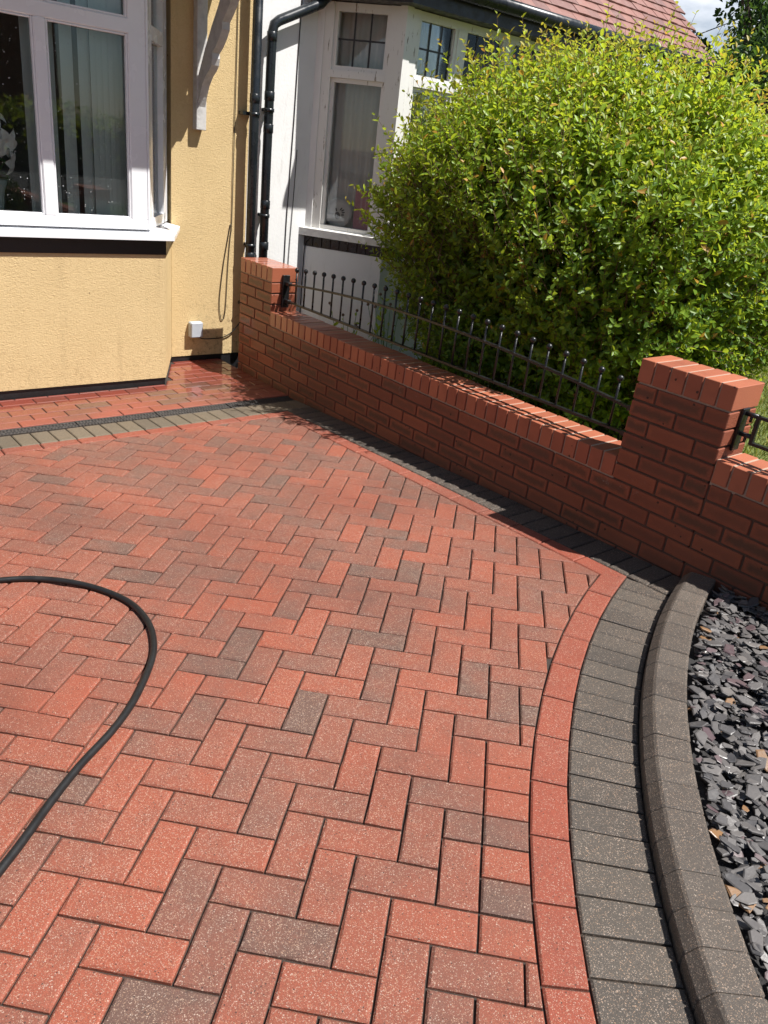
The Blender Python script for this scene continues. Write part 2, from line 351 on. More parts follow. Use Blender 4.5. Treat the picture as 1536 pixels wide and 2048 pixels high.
def roof_mat():
    t = NT('clay_roof_tile'); tone, rid, pos, _ = tone_node(t)
    c = t.mix(t.math('FRACT', t.math('MULTIPLY', rid, 5.1)), (0.27, 0.125, 0.10), (0.17, 0.085, 0.075))
    c = t.mix(t.ramp(t.noise(pos, 16, 4), 0.45, 0.75, 0.0, 0.5), c, (0.27, 0.18, 0.155))
    return t.done(t.bsdf(c, 0.6, t.bump(t.noise(pos, 80, 4), 0.4, 0.003)))
M_TILE = roof_mat()
def glass_mat(name, tint=(0.9, 0.93, 0.92), spots=True):
    t = NT(name); p = t.pos()
    tr = t.n('BsdfTransparent', Color=tint); gl = t.n('BsdfGlossy', Color=(1, 1, 1), Roughness=0.02)
    t.set(gl, 'Normal', t.bump(t.noise(p, 2.0, 2), 0.03, 0.01))
    fr = t.n('Fresnel', IOR=1.5); fac = t.math('ADD', t.math('MULTIPLY', fr.outputs[0], 1.0), 0.0, clamp=True)
    m = t.n('MixShader'); t.set(m, 'i0', fac); t.t.links.new(tr.outputs[0], m.inputs[1]); t.t.links.new(gl.outputs[0], m.inputs[2])
    if not spots: return t.done(m)
    vo = t.voro(p, 55.0); sc = t.t.nodes.new('ShaderNodeSeparateColor'); t.t.links.new(vo.outputs['Color'], sc.inputs[0])
    dot = t.math('MULTIPLY', t.math('LESS_THAN', vo.outputs['Distance'], t.math('MULTIPLY', sc.outputs[1], 0.17)), t.math('GREATER_THAN', sc.outputs[0], 0.55))
    df = t.n('BsdfDiffuse', Color=(0.75, 0.78, 0.78)); m2 = t.n('MixShader'); t.set(m2, 'i0', t.math('MULTIPLY', dot, 0.6))
    t.t.links.new(m.outputs[0], m2.inputs[1]); t.t.links.new(df.outputs[0], m2.inputs[2])
    return t.done(m2)
M_GLASS = glass_mat('window_glass'); M_GLASS2 = glass_mat('old_window_glass', (0.9, 0.91, 0.9), False)
def blind_mat():
    t = NT('vertical_blind_fabric'); p = t.pos()
    c = t.mix(t.noise(p, 3, 2), (0.88, 0.93, 0.90), (0.82, 0.88, 0.85))
    a = t.n('BsdfDiffuse', Color=c); b = t.n('BsdfTranslucent', Color=(0.6, 0.68, 0.63)); m = t.n('MixShader'); t.set(m, 'i0', 0.35)
    t.t.links.new(a.outputs[0], m.inputs[1]); t.t.links.new(b.outputs[0], m.inputs[2]); return t.done(m)
M_BLIND = blind_mat()
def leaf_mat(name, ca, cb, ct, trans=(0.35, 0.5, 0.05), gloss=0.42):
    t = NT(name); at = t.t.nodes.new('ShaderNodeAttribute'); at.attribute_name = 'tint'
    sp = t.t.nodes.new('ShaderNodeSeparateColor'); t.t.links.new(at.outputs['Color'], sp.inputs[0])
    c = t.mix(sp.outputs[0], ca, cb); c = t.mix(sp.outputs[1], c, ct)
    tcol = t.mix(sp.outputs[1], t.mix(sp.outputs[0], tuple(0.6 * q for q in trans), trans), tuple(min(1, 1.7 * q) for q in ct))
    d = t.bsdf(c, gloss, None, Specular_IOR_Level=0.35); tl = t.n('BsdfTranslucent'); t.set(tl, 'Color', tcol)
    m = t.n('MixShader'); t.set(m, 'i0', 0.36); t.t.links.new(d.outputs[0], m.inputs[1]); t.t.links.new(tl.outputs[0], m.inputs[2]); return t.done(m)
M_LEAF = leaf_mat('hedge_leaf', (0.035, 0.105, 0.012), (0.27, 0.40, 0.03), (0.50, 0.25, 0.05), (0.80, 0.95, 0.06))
M_TREELEAF = leaf_mat('tree_leaf', (0.02, 0.05, 0.014), (0.06, 0.11, 0.025), (0.12, 0.16, 0.05), (0.14, 0.26, 0.03))
M_SHRUB = leaf_mat('shrub_leaf', (0.015, 0.03, 0.010), (0.05, 0.08, 0.015), (0.16, 0.06, 0.02), (0.15, 0.22, 0.02))
M_GRASS = leaf_mat('grass_blade', (0.12, 0.17, 0.03), (0.25, 0.28, 0.06), (0.42, 0.36, 0.12), (0.4, 0.45, 0.06), 0.6)
def slate_mat():
    t = NT('slate_chip'); tone, rid, pos, _ = tone_node(t)
    c = t.mix(t.math('FRACT', t.math('MULTIPLY', rid, 11.3)), (0.05, 0.048, 0.05), (0.15, 0.138, 0.13))
    k = t.math('FRACT', t.math('MULTIPLY', rid, 5.7))
    c = t.mix(t.math('GREATER_THAN', k, 0.975), c, (0.22, 0.12, 0.055)); c = t.mix(t.math('MULTIPLY', t.math('LESS_THAN', k, 0.10), 0.8), c, (0.11, 0.07, 0.075))
    c = t.mix(t.ramp(t.noise(pos, 70, 4), 0.5, 0.75, 0.0, 0.4), c, (0.16, 0.15, 0.14))
    return t.done(t.bsdf(c, t.ramp(t.noise(pos, 9, 2), 0.4, 0.6, 0.35, 0.6), t.bump(t.noise(pos, 110, 5), 0.5, 0.002), Specular_IOR_Level=0.5))
M_SLATE = slate_mat()

# ---------------------------------------------------------------- ground levels
GX, GY = 0.04434, 0.00814
def GZ(x, y):
    if x >= 0.41: return GX * x + GY * y
    if x >= 0.30: return GX * 0.41 + GY * y - 0.001
    return 0.0175 + GY * y - 0.004 * (0.30 - x)
def slopes(x): return (GX, GY) if x >= 0.41 else ((0.0, GY) if x >= 0.3 else (0.004, GY))
def gmat(x, y, ang, dz=0.0, jit=0.0):
    sx, sy = slopes(x); n = Vector((-sx + rnd.gauss(0, jit), -sy + rnd.gauss(0, jit), 1)).normalized()
    ex = Vector((cos(ang), sin(ang), 0)); ex = (ex - n * ex.dot(n)).normalized(); ey = n.cross(ex)
    return Matrix(((ex.x, ey.x, n.x, x), (ex.y, ey.y, n.y, y), (ex.z, ey.z, n.z, GZ(x, y) + dz), (0, 0, 0, 1)))
def clip_half(poly, a, b, c):      # keep a*x+b*y<=c
    out = []
    for i in range(len(poly)):
        p, q = poly[i], poly[(i + 1) % len(poly)]; dp = a * p[0] + b * p[1] - c; dq = a * q[0] + b * q[1] - c
        if dp <= 0: out.append(p)
        if (dp < 0 < dq) or (dq < 0 < dp):
            t = dp / (dp - dq); out.append((p[0] + t * (q[0] - p[0]), p[1] + t * (q[1] - p[1])))
    return out
def area(poly): return 0.5 * sum(poly[i][0] * poly[(i + 1) % len(poly)][1] - poly[(i + 1) % len(poly)][0] * poly[i][1] for i in range(len(poly)))
def inset(poly, d):
    P = []
    for p in poly:
        if not P or (p[0] - P[-1][0]) ** 2 + (p[1] - P[-1][1]) ** 2 > 1e-6: P.append(p)
    if len(P) > 2 and (P[0][0] - P[-1][0]) ** 2 + (P[0][1] - P[-1][1]) ** 2 < 1e-6: P.pop()
    n = len(P)
    if n < 3: return None
    for i in range(n):
        pass
    out = P
    L_ = []
    for i in range(n):
        p, q = P[i], P[(i + 1) % n]; ex, ey = q[0] - p[0], q[1] - p[1]; l = sqrt(ex * ex + ey * ey); L_.append((ey / l, -ex / l, (ey * p[0] - ex * p[1]) / l - d))
    big = P
    for a, b, c in L_:
        big = clip_half(big, a, b, c)
        if len(big) < 3: return None
    # same vertex count is needed for the chamfer: intersect neighbouring offset lines
    res = []
    for i in range(n):
        a1, b1, c1 = L_[i - 1]; a2, b2, c2 = L_[i]; det = a1 * b2 - a2 * b1
        if abs(det) < 1e-6: res.append((P[i][0] - a1 * d, P[i][1] - b1 * d))
        else: res.append(((c1 * b2 - c2 * b1) / det, (a1 * c2 - a2 * c1) / det))
    return res if area(res) > 1e-5 else None
def slab(mb, poly, ch=0.005, th=0.05, xf=None, zt=0.0):
    top = inset(poly, ch)
    if top is None: return False
    P = []
    for p in poly:
        if not P or (p[0] - P[-1][0]) ** 2 + (p[1] - P[-1][1]) ** 2 > 1e-6: P.append(p)
    if (P[0][0] - P[-1][0]) ** 2 + (P[0][1] - P[-1][1]) ** 2 < 1e-6: P.pop()
    n = len(P)
    if len(top) != n: return False
    vs = [(x, y, zt) for x, y in top] + [(x, y, zt - ch * 0.8) for x, y in P] + [(x, y, zt - th) for x, y in P]
    if xf is not None: vs = [xf @ Vector(v) for v in vs]
    fs = [tuple(range(n))] + [(n + i, n + (i + 1) % n, (i + 1) % n, i) for i in range(n)] + [(2 * n + i, 2 * n + (i + 1) % n, n + (i + 1) % n, n + i) for i in range(n)]
    mb.add(vs, fs); return True
def rot2(p, a): return (p[0] * cos(a) - p[1] * sin(a), p[0] * sin(a) + p[1] * cos(a))
def screen_area(poly):
    P = []
    for x, y in poly:
        q = project((x, y, GZ(x, y)))
        if q[2] < 0.2: return 0.0
        P.append((q[0], q[1]))
    cx = sum(p[0] for p in P) / len(P); cy = sum(p[1] for p in P) / len(P)
    if not (-40 < cx < 1576 and -10 < cy < 2090): return 0.0
    return abs(area(P))

# ---------------------------------------------------------------- driveway: herringbone blocks
LAT = 0.098892; U = (0.0726704, 0.0670723); V = (-0.0670723, 0.0726704); UV0 = (3.747851, -2.680116); UANG = atan2(U[1], U[0])
RC = (7.03, 1.02); R_KERB = 3.712; R_GREY = 3.912; R_RED = 4.014
def uvw(u, v): return (UV0[0] + u * U[0] + v * V[0], UV0[1] + u * U[1] + v * V[1])
def wuv(x, y):
    dx, dy = x - UV0[0], y - UV0[1]; k = LAT * LAT; return (dx * U[0] + dy * U[1]) / k, (dx * V[0] + dy * V[1]) / k
Y_RED0, Y_RED1 = -0.298, -0.203; X_DR0, X_DR1, X_GR, X_RD = 0.300, 0.408, 0.610, 0.697
def bed(name, poly, dz, mat, ztop=None):
    mb = MB(); n = len(poly)
    mb.add([(x, y, GZ(x, y) + dz) for x, y in poly], [tuple(range(n))]); return mb.build(name, mat)
drive = MB()
gxs = [0.41 + 0.25 * i for i in range(33)]
for i in range(len(gxs) - 1):
    x0, x1 = gxs[i], gxs[i + 1]
    for j in range(22):
        y0, y1 = -5.5 + 0.25 * j, -5.25 + 0.25 * j
        drive.add([(x, y, GX * x + GY * y - 0.011) for x, y in ((x0, y0), (x1, y0), (x1, y1), (x0, y1))], [(0, 1, 2, 3)])
driveway = tag(drive.build('driveway', M_SAND), kind='structure')

dark_px = [(360,1800),(610,1430),(320,2000),(75,1570),(575,1875),(602,1041),(628,1174),(631,1120),(738,1088),(771,1065),(810,1089),(745,1143),(458,1150),(442,1338),(481,1293),(611,1325),(794,1237),(820,1140),(758,1364),(725,1273),(862,1176),(176,1039),(215,1091),(267,1146),(94,1143),(345,1061),(228,957),(146,956),(94,954),(130,996),(153,1016),(20,1016),(371,1091),(449,980),(358,909),(277,938),(358,957),(495,922),(478,957),(391,980),(501,927),(472,956),(452,976),(517,981),(546,995),(556,943),(559,959),(670,901),(755,946),(823,982),(693,927),(764,1025),(950,1352),(1103,1134),(1010,1390),(765,1221),(1013,1425),(1013,1720),(1018,1865),(1030,1660)]
red_px = [(555,1030),(720,1010),(560,1090),(700,1060),(820,1120),(530,1110),(640,1150),(590,1300),(680,1380),(640,1260),(480,1150),(205,1510),(262,1580),(340,1700),(30,1230),(60,1290),(150,1420),(220,1980),(60,1900),(1030,1590),(1000,1540),(730,1540),(980,1060),(380,1050),(300,1090),(250,1010),(60,1480),(160,1350),(40,1640),(880,1110),(930,1240),(170,1200),(270,1100),(390,940),(420,950)]
cellmap = {}; blocks = {}
for m in range(-30, 31):
    for n in range(-70, 71):
        o = (3 * m + n, m - n)
        if not (-36 < o[0] < 26 and -40 < o[1] < 52): continue
        b = len(blocks); blocks[b] = ('L', o[0], o[1], o[0] + 2, o[1] + 1)
        cellmap[o] = b; cellmap[(o[0] + 1, o[1])] = b
        b = len(blocks); blocks[b] = ('P', o[0] + 2, o[1], o[0] + 3, o[1] + 2)
        cellmap[(o[0] + 2, o[1])] = b; cellmap[(o[0] + 2, o[1] + 1)] = b
tones = {}
def mark(px, lo, hi):
    for x, y in px:
        p = px_plane(x, y, (0, 0, 0), (-GX, -GY, 1)); u, v = wuv(p[0], p[1]); b = cellmap.get((math.floor(u), math.floor(v)))
        if b is not None: tones[b] = rnd.uniform(lo, hi)
mark(red_px, -0.25, -0.05); mark(dark_px, 0.55, 0.98)
J = 0.0028
hw, hh = LAT - J, LAT / 2 - J
def worn_block(seed):
    r = random.Random(seed); mb = MB(); outer = []
    for (x0, y0), (x1, y1), n in (((-hw, -hh), (hw, -hh), 5), ((hw, -hh), (hw, hh), 3), ((hw, hh), (-hw, hh), 5), ((-hw, hh), (-hw, -hh), 3)):
        for k in range(n):
            t_ = (k + (r.uniform(-.25, .25) if k else 0)) / n; outer.append((x0 + (x1 - x0) * t_, y0 + (y1 - y0) * t_))
    n = len(outer); vs = []
    for ring, (ins, z) in enumerate(((0.0052, 0.0), (0.0, -0.0045), (0.0, -0.05))):
        for k, (x, y) in enumerate(outer):
            a = ins + (r.gauss(0, 0.0011) + (0.004 if r.random() < 0.05 else 0) if ring == 0 else 0.0); q = 0.0 if ring == 2 else r.gauss(0, 0.0004)
            vs.append(((x - math.copysign(a, x) if abs(abs(x) - hw) < 1e-6 else x) + q, (y - math.copysign(a, y) if abs(abs(y) - hh) < 1e-6 else y) + q, z + (r.gauss(0, 0.0003) if ring < 2 else 0)))
    fs = [tuple(range(n))] + [(n + i, n + (i + 1) % n, (i + 1) % n, i) for i in range(n)] + [(2 * n + i, 2 * n + (i + 1) % n, n + (i + 1) % n, n + i) for i in range(n)]
    mb.add(vs, fs); return mb
WORN = [worn_block(900 + k) for k in range(10)]; ME_PAV = [b_.mesh('paver', M_PAV) for b_ in WORN]
items = []
def in_cut(u, v): return (u >= 8 - 1e-6 and 2 <= v < 9) or (u >= 9 - 1e-6 and 9 <= v < 12)
def ring_clip(poly, r, keep_out=True):
    cx = sum(p[0] for p in poly) / len(poly); cy = sum(p[1] for p in poly) / len(poly)
    dx, dy = cx - RC[0], cy - RC[1]; l = sqrt(dx * dx + dy * dy); dx /= l; dy /= l; c = dx * RC[0] + dy * RC[1] + r
    return clip_half(poly, -dx, -dy, -c) if keep_out else clip_half(poly, dx, dy, c)
def lim(poly):
    poly = clip_half(poly, -1, 0, -X_RD - 0.002)
    if len(poly) > 2: poly = clip_half(poly, 0, 1, Y_RED0 - 0.002)
    if len(poly) > 2: poly = ring_clip(poly, R_RED + 0.002)
    return poly
for b, (k, u0, v0, u1, v1) in blocks.items():
    c = uvw((u0 + u1) / 2, (v0 + v1) / 2)
    if not (0.4 < c[0] < 6.4 and -5.3 < c[1] < 0): continue
    rects = [(u0, v0, u1, v1)]
    if any(in_cut(u, v) for u in range(u0, u1) for v in range(v0, v1)):
        rects = []
        for vv in range(v0, v1):
            us = [u for u in range(u0, u1) if not in_cut(u, vv)]
            if us: rects.append((us[0], vv, us[-1] + 1, vv + 1))
        if len(rects) == 2 and rects[0][0] == rects[1][0] and rects[0][2] == rects[1][2]: rects = [(rects[0][0], v0, rects[0][2], v1)]
    for a0, b0, a1, b1 in rects:
        j = J / LAT; poly = [uvw(a0 + j, b0 + j), uvw(a1 - j, b0 + j), uvw(a1 - j, b1 - j), uvw(a0 + j, b1 - j)]
        cl = lim(poly)
        if len(cl) < 3 or area(cl) < 0.0006: continue
        full = len(rects) == 1 and abs(area(cl) - area(poly)) < 1e-7 and (a1 - a0) * (b1 - b0) == 2
        items.append((screen_area(cl), cl, full, k, tones.get(b, rnd.triangular(-0.1, 0.75, 0.3))))
for v in range(2, 12):
    s = 8 if v < 9 else 9; j = J / LAT
    cl = lim([uvw(s + j, v + j), uvw(s + 3, v + j), uvw(s + 3, v + 1 - j), uvw(s + j, v + 1 - j)])
    if len(cl) > 2 and area(cl) > 0.0006:
        c = uvw(s + 0.4, v + 0.5); t_ = 0.9 if v in (3, 5, 10) else (-0.1 if v == 7 else rnd.uniform(0, 0.5))
        items.append((screen_area(cl), cl, False, 'C', t_))
items.sort(key=lambda q: -q[0])
rest = MB()
for i, (sa, cl, full, k, tn) in enumerate(items):
    cx = sum(p[0] for p in cl) / len(cl); cy = sum(p[1] for p in cl) / len(cl); ang = UANG + (pi / 2 if k == 'P' else 0)
    mw = gmat(cx, cy, ang, rnd.gauss(0, 0.0007), 0.0035)
    if full: mw = mw @ Matrix.Rotation(rnd.gauss(0, 0.005), 4, 'Z')
    loc = [rot2((p[0] - cx, p[1] - cy), -ang) for p in cl]
    if i < 300 and sa > 0:
        if full: me = ME_PAV[rnd.randrange(10)]; mw = mw @ Matrix.Rotation(pi * rnd.randrange(2), 4, 'Z')
        else:
            mb = MB()
            if not slab(mb, loc, 0.005): continue
            me = mb.mesh('paver', M_PAV)
        obj('paver', me, driveway, mw, (tn, 0, 0, 1))
    elif full: wb = WORN[rnd.randrange(10)]; rest.add([mw @ Vector(v) for v in wb.v], wb.f)
    else: slab(rest, loc, 0.005, xf=mw)
ro = rest.build('paver_field', M_PAV, driveway, None, (-0.1, 0.8, 0, 1)); ro['kind'] = 'stuff'

# ---------------------------------------------------------------- driveway border: red and grey rows
bb = MB(); bb.prism([(0.409, -0.001), (0.409, -5.5), (0.411, -5.5), (0.411, -0.001)], -0.05, 0.008)
border = tag(bb.build('driveway_border', M_SAND), kind='structure')
def border_block(name, poly, mat, tone):
    if len(poly) < 3 or area(poly) < 0.0008: return
    cx = sum(p[0] for p in poly) / len(poly); cy = sum(p[1] for p in poly) / len(poly)
    mb = MB()
    if slab(mb, [(p[0] - cx, p[1] - cy) for p in poly], 0.005): mb.build(name, mat, border, gmat(cx, cy, 0.0, rnd.gauss(0, 0.0006), 0.003), (tone, 0, 0, 1))
j = 0.0028
for i in range(33):                                       # grey soldiers along the brick wall
    x0 = X_GR + i * 0.1 + 0.0; x1 = x0 + 0.1
    p = [(x0 + j, Y_RED1 + j), (x1 - j, Y_RED1 + j), (x1 - j, -0.004), (x0 + j, -0.004)]
    border_block('grey_paver', ring_clip(p, R_KERB + 0.003), M_GREYB, rnd.uniform(0.2, 0.8))
for i in range(15):                                       # red stretchers along the wall
    x0 = X_RD + i * 0.2; p = [(x0 + j, Y_RED0 + j), (x0 + 0.2 - j, Y_RED0 + j), (x0 + 0.2 - j, Y_RED1 - j), (x0 + j, Y_RED1 - j)]
    border_block('red_paver', ring_clip(p, R_GREY + 0.002), M_REDB, rnd.uniform(-0.1, 0.5))
for i in range(34):                                       # grey soldiers along the drain
    y1 = -0.004 - i * 0.0995; p = [(X_DR1 + 0.004, y1 - 0.0995 + j), (X_GR - j, y1 - 0.0995 + j), (X_GR - j, y1 - j), (X_DR1 + 0.004, y1 - j)]
    border_block('grey_paver', p, M_GREYD, rnd.uniform(-0.2, 0.6))
for i in range(16):
    y1 = Y_RED1 - i * 0.2; p = [(X_GR + j, y1 - 0.2 + j), (X_RD - j, y1 - 0.2 + j), (X_RD - j, y1 - j), (X_GR + j, y1 - j)]
    border_block('red_paver', p, M_REDB, rnd.uniform(-0.2, 0.4))
def arc_block(r0, r1, a0, a1, sub=1):
    pts = [(r0, a0), (r1, a0), (r1, a1), (r0, a1)]
    return [(RC[0] + r * cos(a), RC[1] + r * sin(a)) for r, a in pts]
A0 = -2.5123
for i in range(-8, 16):
    a0 = A0 + i * 0.2015 / 4.0; a1 = a0 + 0.2015 / 4.0; e = j / 4
    p = arc_block(R_GREY + j, R_RED - j, a0 + e, a1 - e); p = clip_half(p, 0, 1, Y_RED1 - j); p = p if area(p) > 0 else p[::-1]
    border_block('red_paver', p, M_REDB, rnd.uniform(-0.2, 0.3))
A1 = -2.55497
for i in range(-12, 34):
    a0 = A1 + i * 0.1025 / 3.9; a1 = a0 + 0.1025 / 3.9; e = j / 3.9
    p = arc_block(R_KERB + 0.002, R_GREY - j, a0 + e, a1 - e); p = clip_half(p, 0, 1, Y_RED1 - j); p = p if area(p) > 0 else p[::-1]
    border_block('grey_paver', p, M_GREYB, rnd.uniform(-0.1, 0.5))

# ---------------------------------------------------------------- path strip between the drain and the house
XB, XR = -0.22, -0.745                                     # bay face, recessed wall
YB, YC = -0.69, -0.407                                     # bay corner, foot of the canted side
pm = MB(); pm.add([(x, y, GZ(min(x, 0.29), y) - 0.006) for x, y in ((XR - 0.05, -5.5), (0.305, -5.5), (0.305, 0.0), (XR - 0.05, 0.0))], [(0, 1, 2, 3)])
path = tag(pm.build('path', M_SAND), kind='structure')
cdx, cdy = XR - XB, YC - YB; cl_ = sqrt(cdx * cdx + cdy * cdy); cnx, cny = cdy / cl_, -cdx / cl_   # outward normal of the canted side (+x,+y)
M_PATH = paver_mat('wet_path_block', (0.36, 0.09, 0.055), (0.20, 0.11, 0.08), fleck=0.25, var=0.6)
for r in range(11):
    x1 = X_DR0 - 0.004 - r * 0.0985; x0 = x1 - 0.0985
    for c in range(-1, 26):
        y1 = -0.003 - (c + 0.5 * (r % 2)) * 0.2; y0 = y1 - 0.2
        if y0 < -2.9: continue
        p = [(x0 + j, y0 + j), (x1 - j, y0 + j), (x1 - j, y1 - j), (x0 + j, y1 - j)]
        p = clip_half(p, 0, 1, -0.004)
        if len(p) < 3: continue
        if (y0 + y1) / 2 < YB: p = clip_half(p, -1, 0, -XB - 0.001)
        elif (y0 + y1) / 2 < YC + 0.1: p = clip_half(p, -cnx, -cny, -(cnx * XB + cny * YB))
        if len(p) > 2: p = clip_half(p, -1, 0, -XR)
        if len(p) < 3 or area(p) < 0.001: continue
        cx = sum(q[0] for q in p) / len(p); cy = sum(q[1] for q in p) / len(p); mb = MB()
        if slab(mb, [(q[0] - cx, q[1] - cy) for q in p], 0.0035):
            mb.build('paver', M_PATH, path, gmat(cx, cy, 0, rnd.gauss(0, 0.0006), 0.002), (0.9 if rnd.random() < 0.16 else rnd.uniform(-0.2, 0.45), 0, 0, 1))

# ---------------------------------------------------------------- channel drain
drain = empty('channel_drain', (0.354, -0.02, GZ(0.35, 0)), 'black slotted channel drain crossing the paving in front of the cream house', 'drain')
tr = MB(); tr.box((X_DR0 + 0.001, -3.2, -0.10), (X_DR1 - 0.001, -0.006, -0.03)); tr.build('trough', M_BLACK, drain)
gm = MB(); SEG = 0.5
for xa, xb_ in ((X_DR0 + 0.002, X_DR0 + 0.011), (X_DR1 - 0.011, X_DR1 - 0.002), (0.330, 0.336), (0.351, 0.357), (0.372, 0.378)): gm.box((xa - 0.354, -SEG + 0.001, -0.016), (xb_ - 0.354, -0.001, 0.0), 0.0015)
nb = 26
for i in range(nb):
    yc = -SEG * (i + 0.5) / nb
    for s in range(4):
        xa = X_DR0 + 0.008 + s * 0.0235; off = 0.0045 if s % 2 else -0.0045
        vs = []; 
        for z in (-0.014, -0.0015):
            vs += [(xa - 0.354, yc - 0.0045 - off, z), (xa + 0.024 - 0.354, yc - 0.0045 + off * 0, z), (xa + 0.024 - 0.354, yc + 0.0045 + off * 0, z), (xa - 0.354, yc + 0.0045 - off, z)]
        gm.add(vs, [(0, 3, 2, 1), (4, 5, 6, 7), (0, 1, 5, 4), (1, 2, 6, 5), (2, 3, 7, 6), (3, 0, 4, 7)])
ME_GR = gm.mesh('grate', M_DRAIN)
for k in range(6):
    y = -0.008 - k * SEG; obj('grate', ME_GR, drain, Matrix.Translation((0.354, y, GZ(0.35, y - 0.25) - 0.002)))

# ---------------------------------------------------------------- kerb and slate bed
km = MB(); kb = [(RC[0] + 3.60 * cos(a), RC[1] + 3.60 * sin(a)) for a in np.linspace(-2.83, -1.7, 24)]; ka = [(RC[0] + 3.70 * cos(a), RC[1] + 3.70 * sin(a)) for a in np.linspace(-2.83, -1.7, 24)]
for i in range(23):
    q = [ka[i], ka[i + 1], kb[i + 1], kb[i]]; km.add([(x, y, GZ(x, y) + 0.02) for x, y in q], [(0, 1, 2, 3)])
kerb = tag(km.build('kerb', M_SAND), kind='structure')
prof = [(3.710, -0.05), (3.710, 0.028), (3.708, 0.034), (3.684, 0.058), (3.676, 0.062), (3.588, 0.061), (3.580, 0.056), (3.579, -0.05)]
kd = 0.1008 / 3.69; RMID = 3.645
def kerb_mesh():
    mb = MB(); n = len(prof); vs = []
    for s in (-1, 1):
        for t_ in (0, 1):
            g = kd / 2 - 0.0011 / 3.65 - (0.0016 / 3.65 if t_ == 0 else 0)
            ang = s * (kd / 2 - 0.0009 / 3.65) if t_ == 0 else s * (kd / 2 - 0.0045 / 3.65)
            sh = 0.003 if t_ == 0 else 0
            order = prof
            vs.append([(r - (sh if r > 3.69 else (-sh if r < 3.585 else 0)) - RMID + 0, ang, z - (sh if 0.02 < z else 0)) for r, z in order])
    rings = [vs[0], vs[1], vs[3], vs[2]]
    pts = []
    for rg in rings:
        for r, a, z in rg:
            R_ = r + RMID; pts.append((R_ * cos(a) - RMID, R_ * sin(a), z))
    fs = []
    for k in range(3):
        for i in range(n - 1): fs.append((k * n + i, (k + 1) * n + i, (k + 1) * n + i + 1, k * n + i + 1))
    fs.append(tuple(range(n))); fs.append(tuple(range(4 * n - 1, 3 * n - 1, -1)))
    mb.add(pts, fs); return mb.mesh('kerb_block', M_KERB)
ME_K = kerb_mesh()
AK = -2.62
for i in range(-9, 33):
    a = AK + i * kd; x, y = RC[0] + RMID * cos(a), RC[1] + RMID * sin(a)
    if y > -0.045: continue
    obj('kerb_block', ME_K, kerb, gmat(x, y, a, rnd.gauss(0, 0.0008), 0.006), (rnd.uniform(0, 0.7), 0, 0, 1))
bp = [(RC[0] + 3.59 * cos(a), RC[1] + 3.59 * sin(a)) for a in np.linspace(-2.853, -1.7, 30)]
sb = MB(); ring = bp + [(7.5, -2.6), (7.5, -0.003)]
sb.add([(x, y, GZ(x, y) + 0.012) for x, y in ring], [tuple(range(len(ring)))])
slate_bed = tag(sb.build('slate_bed', M_BEDSOIL), kind='structure')
def chip_mesh(k):
    r = random.Random(100 + k); n = r.randint(5, 7); mb = MB()
    pts = [(cos(2 * pi * i / n + r.uniform(-.3, .3)) * r.uniform(.75, 1.1), sin(2 * pi * i / n + r.uniform(-.3, .3)) * r.uniform(.4, .7)) for i in range(n)]
    th = r.uniform(0.10, 0.2); t1 = [(x * 0.86 + r.uniform(-.06, .06), y * 0.86 + r.uniform(-.05, .05)) for x, y in pts]
    vs = [(x, y, -th) for x, y in pts] + [(x * 1.03, y * 1.03, th * r.uniform(0.1, .5)) for x, y in pts] + [(x, y, th * r.uniform(.8, 1.2)) for x, y in t1]
    fs = [tuple(range(n - 1, -1, -1)), tuple(range(2 * n, 3 * n))]
    for q in (0, n): fs += [(q + i, q + (i + 1) % n, q + n + (i + 1) % n, q + n + i) for i in range(n)]
    mb.add(vs, fs); return mb
chips = [chip_mesh(k) for k in range(9)]; chip_me = [c.mesh('slate_chip', M_SLATE) for c in chips]
cand = []
tries = 0
while len(cand) < 4800 and tries < 90000:
    tries += 1
    x, y = rnd.uniform(3.45, 6.2), rnd.uniform(-2.0, -0.02)
    dr = sqrt((x - RC[0]) ** 2 + (y - RC[1]) ** 2)
    if dr > 3.565: continue
    px, py, dz = project((x, y, GZ(x, y) + 0.05))
    vis = dz > 0.2 and -60 < px < 1640 and 900 < py < 2150
    if not vis and rnd.random() < 0.7: continue
    s = rnd.choice((0.009, 0.011, 0.014, 0.017, 0.021, 0.026, 0.032)) * rnd.uniform(0.85, 1.2)
    lvl = rnd.random()
    cand.append((x, y, s, lvl, (s / max(dz, .3)) * lvl if (dz > .2 and px < 1560 and 1100 < py < 2060) else 0))
cand.sort(key=lambda q: -q[4]); srest = MB()
for i, (x, y, s, lvl, key) in enumerate(cand):
    if sqrt((x - RC[0]) ** 2 + (y - RC[1]) ** 2) + s * 0.8 > 3.578: x += s * 0.8
    if y > -s: y = -s - 0.004
    h = 0.020 + 0.034 * lvl + s * 0.10
    m = Matrix.Translation((x, y, GZ(x, y) + h)) @ Matrix.Rotation(rnd.uniform(0, 2 * pi), 4, 'Z') @ Matrix.Rotation(rnd.gauss(0, 0.2), 4, 'X') @ Matrix.Rotation(rnd.gauss(0, 0.2), 4, 'Y') @ Matrix.Diagonal((s, s * 1.1, s * 0.6, 1))
    k = rnd.randrange(9)
    if i < 300: obj('slate_chip', chip_me[k], slate_bed, m)
    else: srest.add([m @ Vector(v) for v in chips[k].v], chips[k].f)
sr = srest.build('slate_chips', M_SLATE, slate_bed); sr['kind'] = 'stuff'

